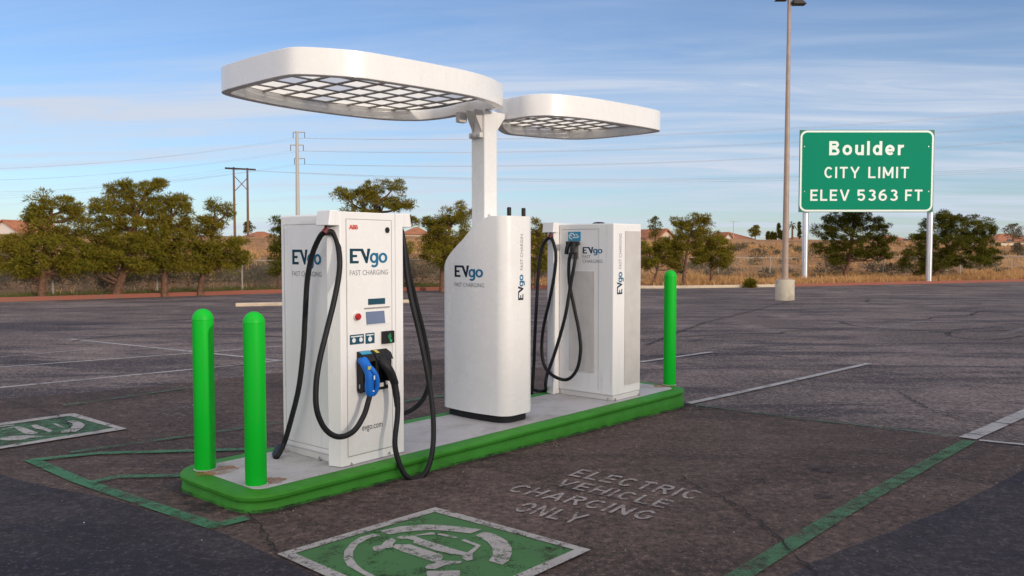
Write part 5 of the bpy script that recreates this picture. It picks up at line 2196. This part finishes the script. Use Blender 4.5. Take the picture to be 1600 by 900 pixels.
# ================================================================== HOUSES ON THE HILL
def house(label, px0, px1, py_base, py_eave, py_ridge, Y, wall='stucco', gable=True, depth=9.0, windows=((0.3, 0.5),), rz=0.15):
    p0, p1 = at_y(px0, py_base, Y), at_y(px1, py_base, Y)
    c = (p0 + p1) / 2
    w = p1.x - p0.x
    ze, zr = at_y(px0, py_eave, Y).z, at_y(px0, py_ridge, Y).z
    zb = min(p0.z, ground_z(c.x, Y)) - 0.4
    root = thing('house', label, 'house', Vector((c.x, Y, zb)), rz)
    fr = FRAME[root]
    loc = lambda x, y, z: fr @ Vector((x, y, z - zb))
    d = depth
    mb = MB()
    if gable:
        mb.prism([loc(-w / 2, 0, zb), loc(w / 2, 0, zb), loc(w / 2, 0, ze), loc(0, 0, zr), loc(-w / 2, 0, ze)], fr.to_3x3() @ Vector((0, d, 0)))
    else:
        mb.box(loc(-w / 2, 0, zb), fr.to_3x3() @ Vector((w, 0, 0)), fr.to_3x3() @ Vector((0, d, 0)), UP * (ze - zb))
    mb.build('wall', M[wall], root)
    mb = MB()
    ov, tk = 0.5, 0.22
    if gable:
        for s in (-1, 1):
            q = [loc(s * (w / 2 + ov), -ov, ze - ov * (zr - ze) / (w / 2) + 0.02), loc(0, -ov, zr + 0.02), loc(0, d + ov, zr + 0.02), loc(s * (w / 2 + ov), d + ov, ze - ov * (zr - ze) / (w / 2) + 0.02)]
            mb.prism(q, UP * tk)
    else:
        b_ = [loc(-w / 2 - ov, -ov, ze + 0.01), loc(w / 2 + ov, -ov, ze + 0.01), loc(w / 2 + ov, d + ov, ze + 0.01), loc(-w / 2 - ov, d + ov, ze + 0.01)]
        k = min(w, d) * 0.42
        t_ = [loc(-w / 2 + k, d / 2 - 0.1, zr), loc(w / 2 - k, d / 2 - 0.1, zr), loc(w / 2 - k, d / 2 + 0.1, zr), loc(-w / 2 + k, d / 2 + 0.1, zr)]
        mb.hexa(b_, t_)
    mb.build('roof', M['roof'], root)
    for (fx, ww) in windows:
        mb = MB()
        x = -w / 2 + fx * w
        zc = max(zb + 1.3, ze - 1.9)
        mb.box(loc(x, -0.05, zc), fr.to_3x3() @ Vector((1.3, 0, 0)), fr.to_3x3() @ Vector((0, 0.06, 0)), UP * 1.1)
        mb.build('window', M['window'], root)
    return root


house('white gabled house with an orange tiled roof at the left edge', -30, 44, 388, 368, 345, 150, 'stucco_white', True, 10, ((0.5, 1),), -0.25)
house('house with a long red roof behind the timber pylon', 368, 432, 384, 374, 361, 170, 'stucco_white', False, 10, ((0.3, 1),), 0.1)
house('orange roofed house glimpsed between the near charger and the totem', 628, 672, 384, 366, 354, 160, 'stucco', False, 10, ((0.8, 1),), 0.1)
house('cream house with a pale gable beside the small tree on the hill', 1022, 1060, 388, 376, 359, 150, 'stucco', True, 9, ((0.4, 1),), 0.4)
house('low cream walled house left of the pale gable', 985, 1028, 388, 378, 366, 165, 'stucco', False, 9, ((0.6, 1),), 0.0)
house('wide orange roofed house on the crest left of the lamp post', 1116, 1178, 388, 374, 362, 190, 'stucco', False, 11, ((0.2, 1), (0.6, 1)), 0.05)
house('small white gabled building in front of the wide orange roof', 1130, 1146, 388, 374, 364, 185, 'stucco_white', True, 7, (), 0.2)
house('long terracotta roof behind the lamp post and cypresses', 1240, 1276, 390, 378, 370, 200, 'stucco', False, 11, ((0.5, 1),), 0.1)
house('terracotta roofed house between the sign tree and the bush', 1378, 1432, 388, 377, 367, 180, 'stucco', False, 10, ((0.6, 1),), 0.1)
house('pale walled house at the right edge of the hill', 1555, 1640, 390, 379, 364, 160, 'stucco_white', False, 11, ((0.2, 1), (0.5, 1)), 0.05)
# boundary wall at right
p, q = at_y(1440, 384, 140), at_y(1640, 384, 140)
mb = MB()
mb.box(Vector((p.x, 140, p.z - 1.5)), Vector((q.x - p.x, 0, 0)), Vector((0, 0.25, 0)), UP * 1.9)
tag(mb.build('boundary_wall', M['stucco_white']), 'long pale garden wall below the houses at the right', 'wall')
# street lamp far on the crest
b = at_y(1146, 378, 180)
st = thing('street_lamp', 'thin street lamp with a double arm on the hill crest', 'street lamp', b)
mb = MB()
t_ = at_y(1146, 346, 180)
mb.tube([b, t_], 0.07, 6)
mb.tube([t_ + Vector((-0.7, 0, 0)), t_ + Vector((1.1, 0, 0.05))], 0.05, 6)
mb.build('pole', M['palesteel'], st)

# ================================================================== POWER LINES
Yp = 150.0
pb = at_y(466, 400, Yp)
py1 = thing('power_pole', 'tall pale steel transmission pole with three cross arms', 'power pole', Vector((pb.x, Yp, ground_z(pb.x, Yp))))
ptop = at_y(464, 205, Yp)
mb = MB()
mb.tube([Vector((pb.x, Yp, ground_z(pb.x, Yp) - 0.5)), ptop], [0.42, 0.26], 12)
mb.build('pole', M['palesteel'], py1, smooth=True)
ends1 = []
for py, l, r in ((206, 458, 476), (226, 454, 474), (247, 460, 476)):
    mb = MB()
    a_, b_ = at_y(l, py + 0.5, Yp), at_y(r, py + 0.5, Yp)
    mb.tube([a_, b_], 0.11, 6)
    mb.build('cross_arm', M['palesteel'], py1)
    for e in (a_, b_):
        mb = MB()
        k = e - UP * 1.05
        mb.tube([e - UP * 0.05, k], 0.06, 6)
        mb.build('insulator', M['lamp'], py1)
        ends1.append(k)
Yh = 120.0
hp = thing('power_pole', 'brown timber two legged pylon with crossed braces', 'power pole', Vector((at_y(376, 390, Yh).x, Yh, ground_z(at_y(376, 390, Yh).x, Yh))))
for xt, xb, yt in ((365, 367.5, 261), (386.5, 388, 262.5)):
    mb = MB()
    f_ = at_y(xb, 395, Yh)
    f_.z = ground_z(f_.x, Yh) - 0.5
    mb.tube([f_, at_y(xt, yt, Yh)], [0.20, 0.14], 8)
    mb.build('leg', M['wood'], hp, smooth=True)
mb = MB()
mb.box(at_y(352, 263, Yh) + Vector((0, -0.2, -0.12)), at_y(400, 265.5, Yh) - at_y(352, 263, Yh), Vector((0, 0.12, 0)), UP * 0.26)
mb.build('cross_arm', M['lamp'], hp)
mb = MB()
mb.tube([at_y(367, 276, Yh), at_y(386.5, 297, Yh)], 0.06, 5)
mb.tube([at_y(386.5, 278, Yh), at_y(367.5, 298, Yh)], 0.06, 5)
mb.build('brace', M['wood'], hp)


def wire_path(p, q, sag, n=40):
    return [lerp(p, q, i / n) - UP * sag * 4 * (i / n) * (1 - i / n) for i in range(n + 1)]


def line_set(name, label, runs, r):
    root = thing(name, label, 'power line', runs[0][0])
    for p, q, sg_ in runs:
        mb = MB()
        mb.tube(wire_path(p, q, sg_), r, 5, cap=False)
        mb.build('wire', M['wire'], root)


line_set('power_line', 'steel pole wires sweeping right across the sky behind the canopies', [(e, Vector((150 + 3 * (i % 2), 128 - 6 * (i % 2), e.z + 9.5)), 4.2) for i, e in enumerate(ends1)], 0.022)
line_set('power_line', 'steel pole wires running off to the left above the pines', [(e, Vector((-150 - 4 * (i % 2), 180, e.z - 1.5)), 3.0) for i, e in enumerate(ends1)], 0.013)
hx = [at_y(354, 264, Yh), at_y(376, 265, Yh), at_y(398, 267, Yh)]
line_set('power_line', 'lower wires from the timber pylon dipping behind the near charger', [(e, Vector((120, 100 + 2 * i, e.z + 3.0)), 3.4) for i, e in enumerate(hx)], 0.018)
line_set('power_line', 'lower wires from the timber pylon running off to the left', [(e, Vector((-150, 150 + 3 * i, e.z - 0.5)), 3.0) for i, e in enumerate(hx)], 0.011)

# ================================================================== CHAIN LINK FENCE
def fence(label, x0, x1, off, posts_px, h, rail=True):
    c = Vector((x0, y_edge(x0) + off, ground_z(x0, y_edge(x0) + off)))
    root = thing('chain_link_fence', label, 'fence', c)
    n = int((x1 - x0) / 1.0)
    P = []
    for i in range(n + 1):
        x = lerp(x0, x1, i / n)
        y = y_edge(x) + off
        P.append(Vector((x, y, ground_z(x, y))))
    mb = MB()
    vs = [p + UP * 0.05 for p in P] + [p + UP * h for p in P]
    mb.add(vs, [(i, i + 1, n + 2 + i, n + 1 + i) for i in range(n)])
    mb.build('wire_mesh', M['chainlink'], root)
    if rail:
        mb = MB()
        mb.tube([p + UP * h for p in P], 0.025, 6)
        mb.build('top_rail', M['fence_post'], root)
    for px in posts_px:
        d = (px - 800) / FPX
        best = min(P, key=lambda p: abs(p.x / p.y - d))
        b = Vector((d * best.y, 0, 0))
        b.y = y_edge(b.x) + off
        b.x = d * b.y
        b.z = ground_z(b.x, b.y)
        mb = MB()
        mb.tube([b - UP * 0.1, b + UP * (h + 0.05)], 0.038, 8)
        mb.build('fence_post', M['fence_post'], root)


fence('grey chain link fence running behind the left row of pines', -26, 0, 1.6, (-60, 82, 245, 378, 510, 640, 730), 1.25)
fence('low chain link fence along the slope on the right', 1.5, 34, 6.0, (862, 1000, 1122, 1203, 1290, 1380, 1500, 1580), 1.1)

# ================================================================== SCRUB AND GRASS
def scatter(n, xr, dr, seed):
    rg = random.Random(seed)
    for _ in range(n):
        x = rg.uniform(*xr)
        d = dr[0] + (dr[1] - dr[0]) * rg.random() ** 1.5
        y = y_edge(x) + d
        yield rg, Vector((x, y, ground_z(x, y)))


mb = MB()
for rg, p in scatter(230, (-34, 3), (2.6, 13), 5):
    r = rg.uniform(0.45, 1.0)
    for _ in range(5):
        leaf_clump(mb, p + Vector((rg.uniform(-1, 1) * r, rg.uniform(-1, 1) * r, r * rg.uniform(0.3, 0.9))), r * 0.6, 46, 0.22, 0.018, rg, 0.8, 0.5)
for rg, p in scatter(480, (-70, 110), (6, 78), 6):
    r = rg.uniform(0.3, 0.8)
    for _ in range(3):
        leaf_clump(mb, p + Vector((rg.uniform(-1, 1) * r, rg.uniform(-1, 1) * r, r * rg.uniform(0.2, 0.6))), r * 0.6, 36, 0.3, 0.035, rg, 0.7, 0.5)
for rg, p in scatter(40, (2, 40), (2.5, 9), 8):
    r = rg.uniform(0.2, 0.42)
    for _ in range(3):
        leaf_clump(mb, p + Vector((rg.uniform(-1, 1) * r, rg.uniform(-1, 1) * r, r * 0.5)), r * 0.6, 36, 0.18, 0.018, rg, 0.8, 0.5)
tag(mb.build('scrub', M['scrub']), 'grey brown desert scrub covering the slope', 'scrub', kind='stuff')


def grass(name, n, xr, dr, seed, mat, hgt, label):
    mb = MB()
    for rg, p in scatter(n, xr, dr, seed):
        if name == 'dry_grass' and mnoise.noise(Vector((p.x * 0.10, p.y * 0.28, 9.0))) < -0.08:
            continue
        if name == 'dry_grass' and p.x < 0 and p.y - y_edge(p.x) < 9 and rg.random() < 0.75:
            continue
        k = hgt * (1 + (p.y - 40) / 120)
        for _ in range(9):
            q = p + Vector((rg.uniform(-0.25, 0.25), rg.uniform(-0.25, 0.25), -0.03))
            e = q + Vector((rg.uniform(-0.5, 0.5) * k, rg.uniform(-0.5, 0.5) * k, k * rg.uniform(0.6, 1.2)))
            s = Vector((rg.uniform(-1, 1), rg.uniform(-1, 1), 0)).normalized() * 0.03 * k / 0.3
            mb.add([q - s, q + s, e], [(0, 1, 2)])
    tag(mb.build(name, M[mat]), label, 'grass', kind='stuff')


grass('dry_grass', 5200, (-45, 75), (1.2, 70), 21, 'drygrass', 0.34, 'tan dry grass over the slope')
grass('dry_grass', 2600, (8, 45), (0.9, 9), 23, 'drygrass', 0.30, 'tan dry grass along the verge under the sign')
grass('green_grass', 2600, (-36, 1), (0.5, 3.2), 22, 'greengrass', 0.20, 'thin green grass along the verge under the pines')
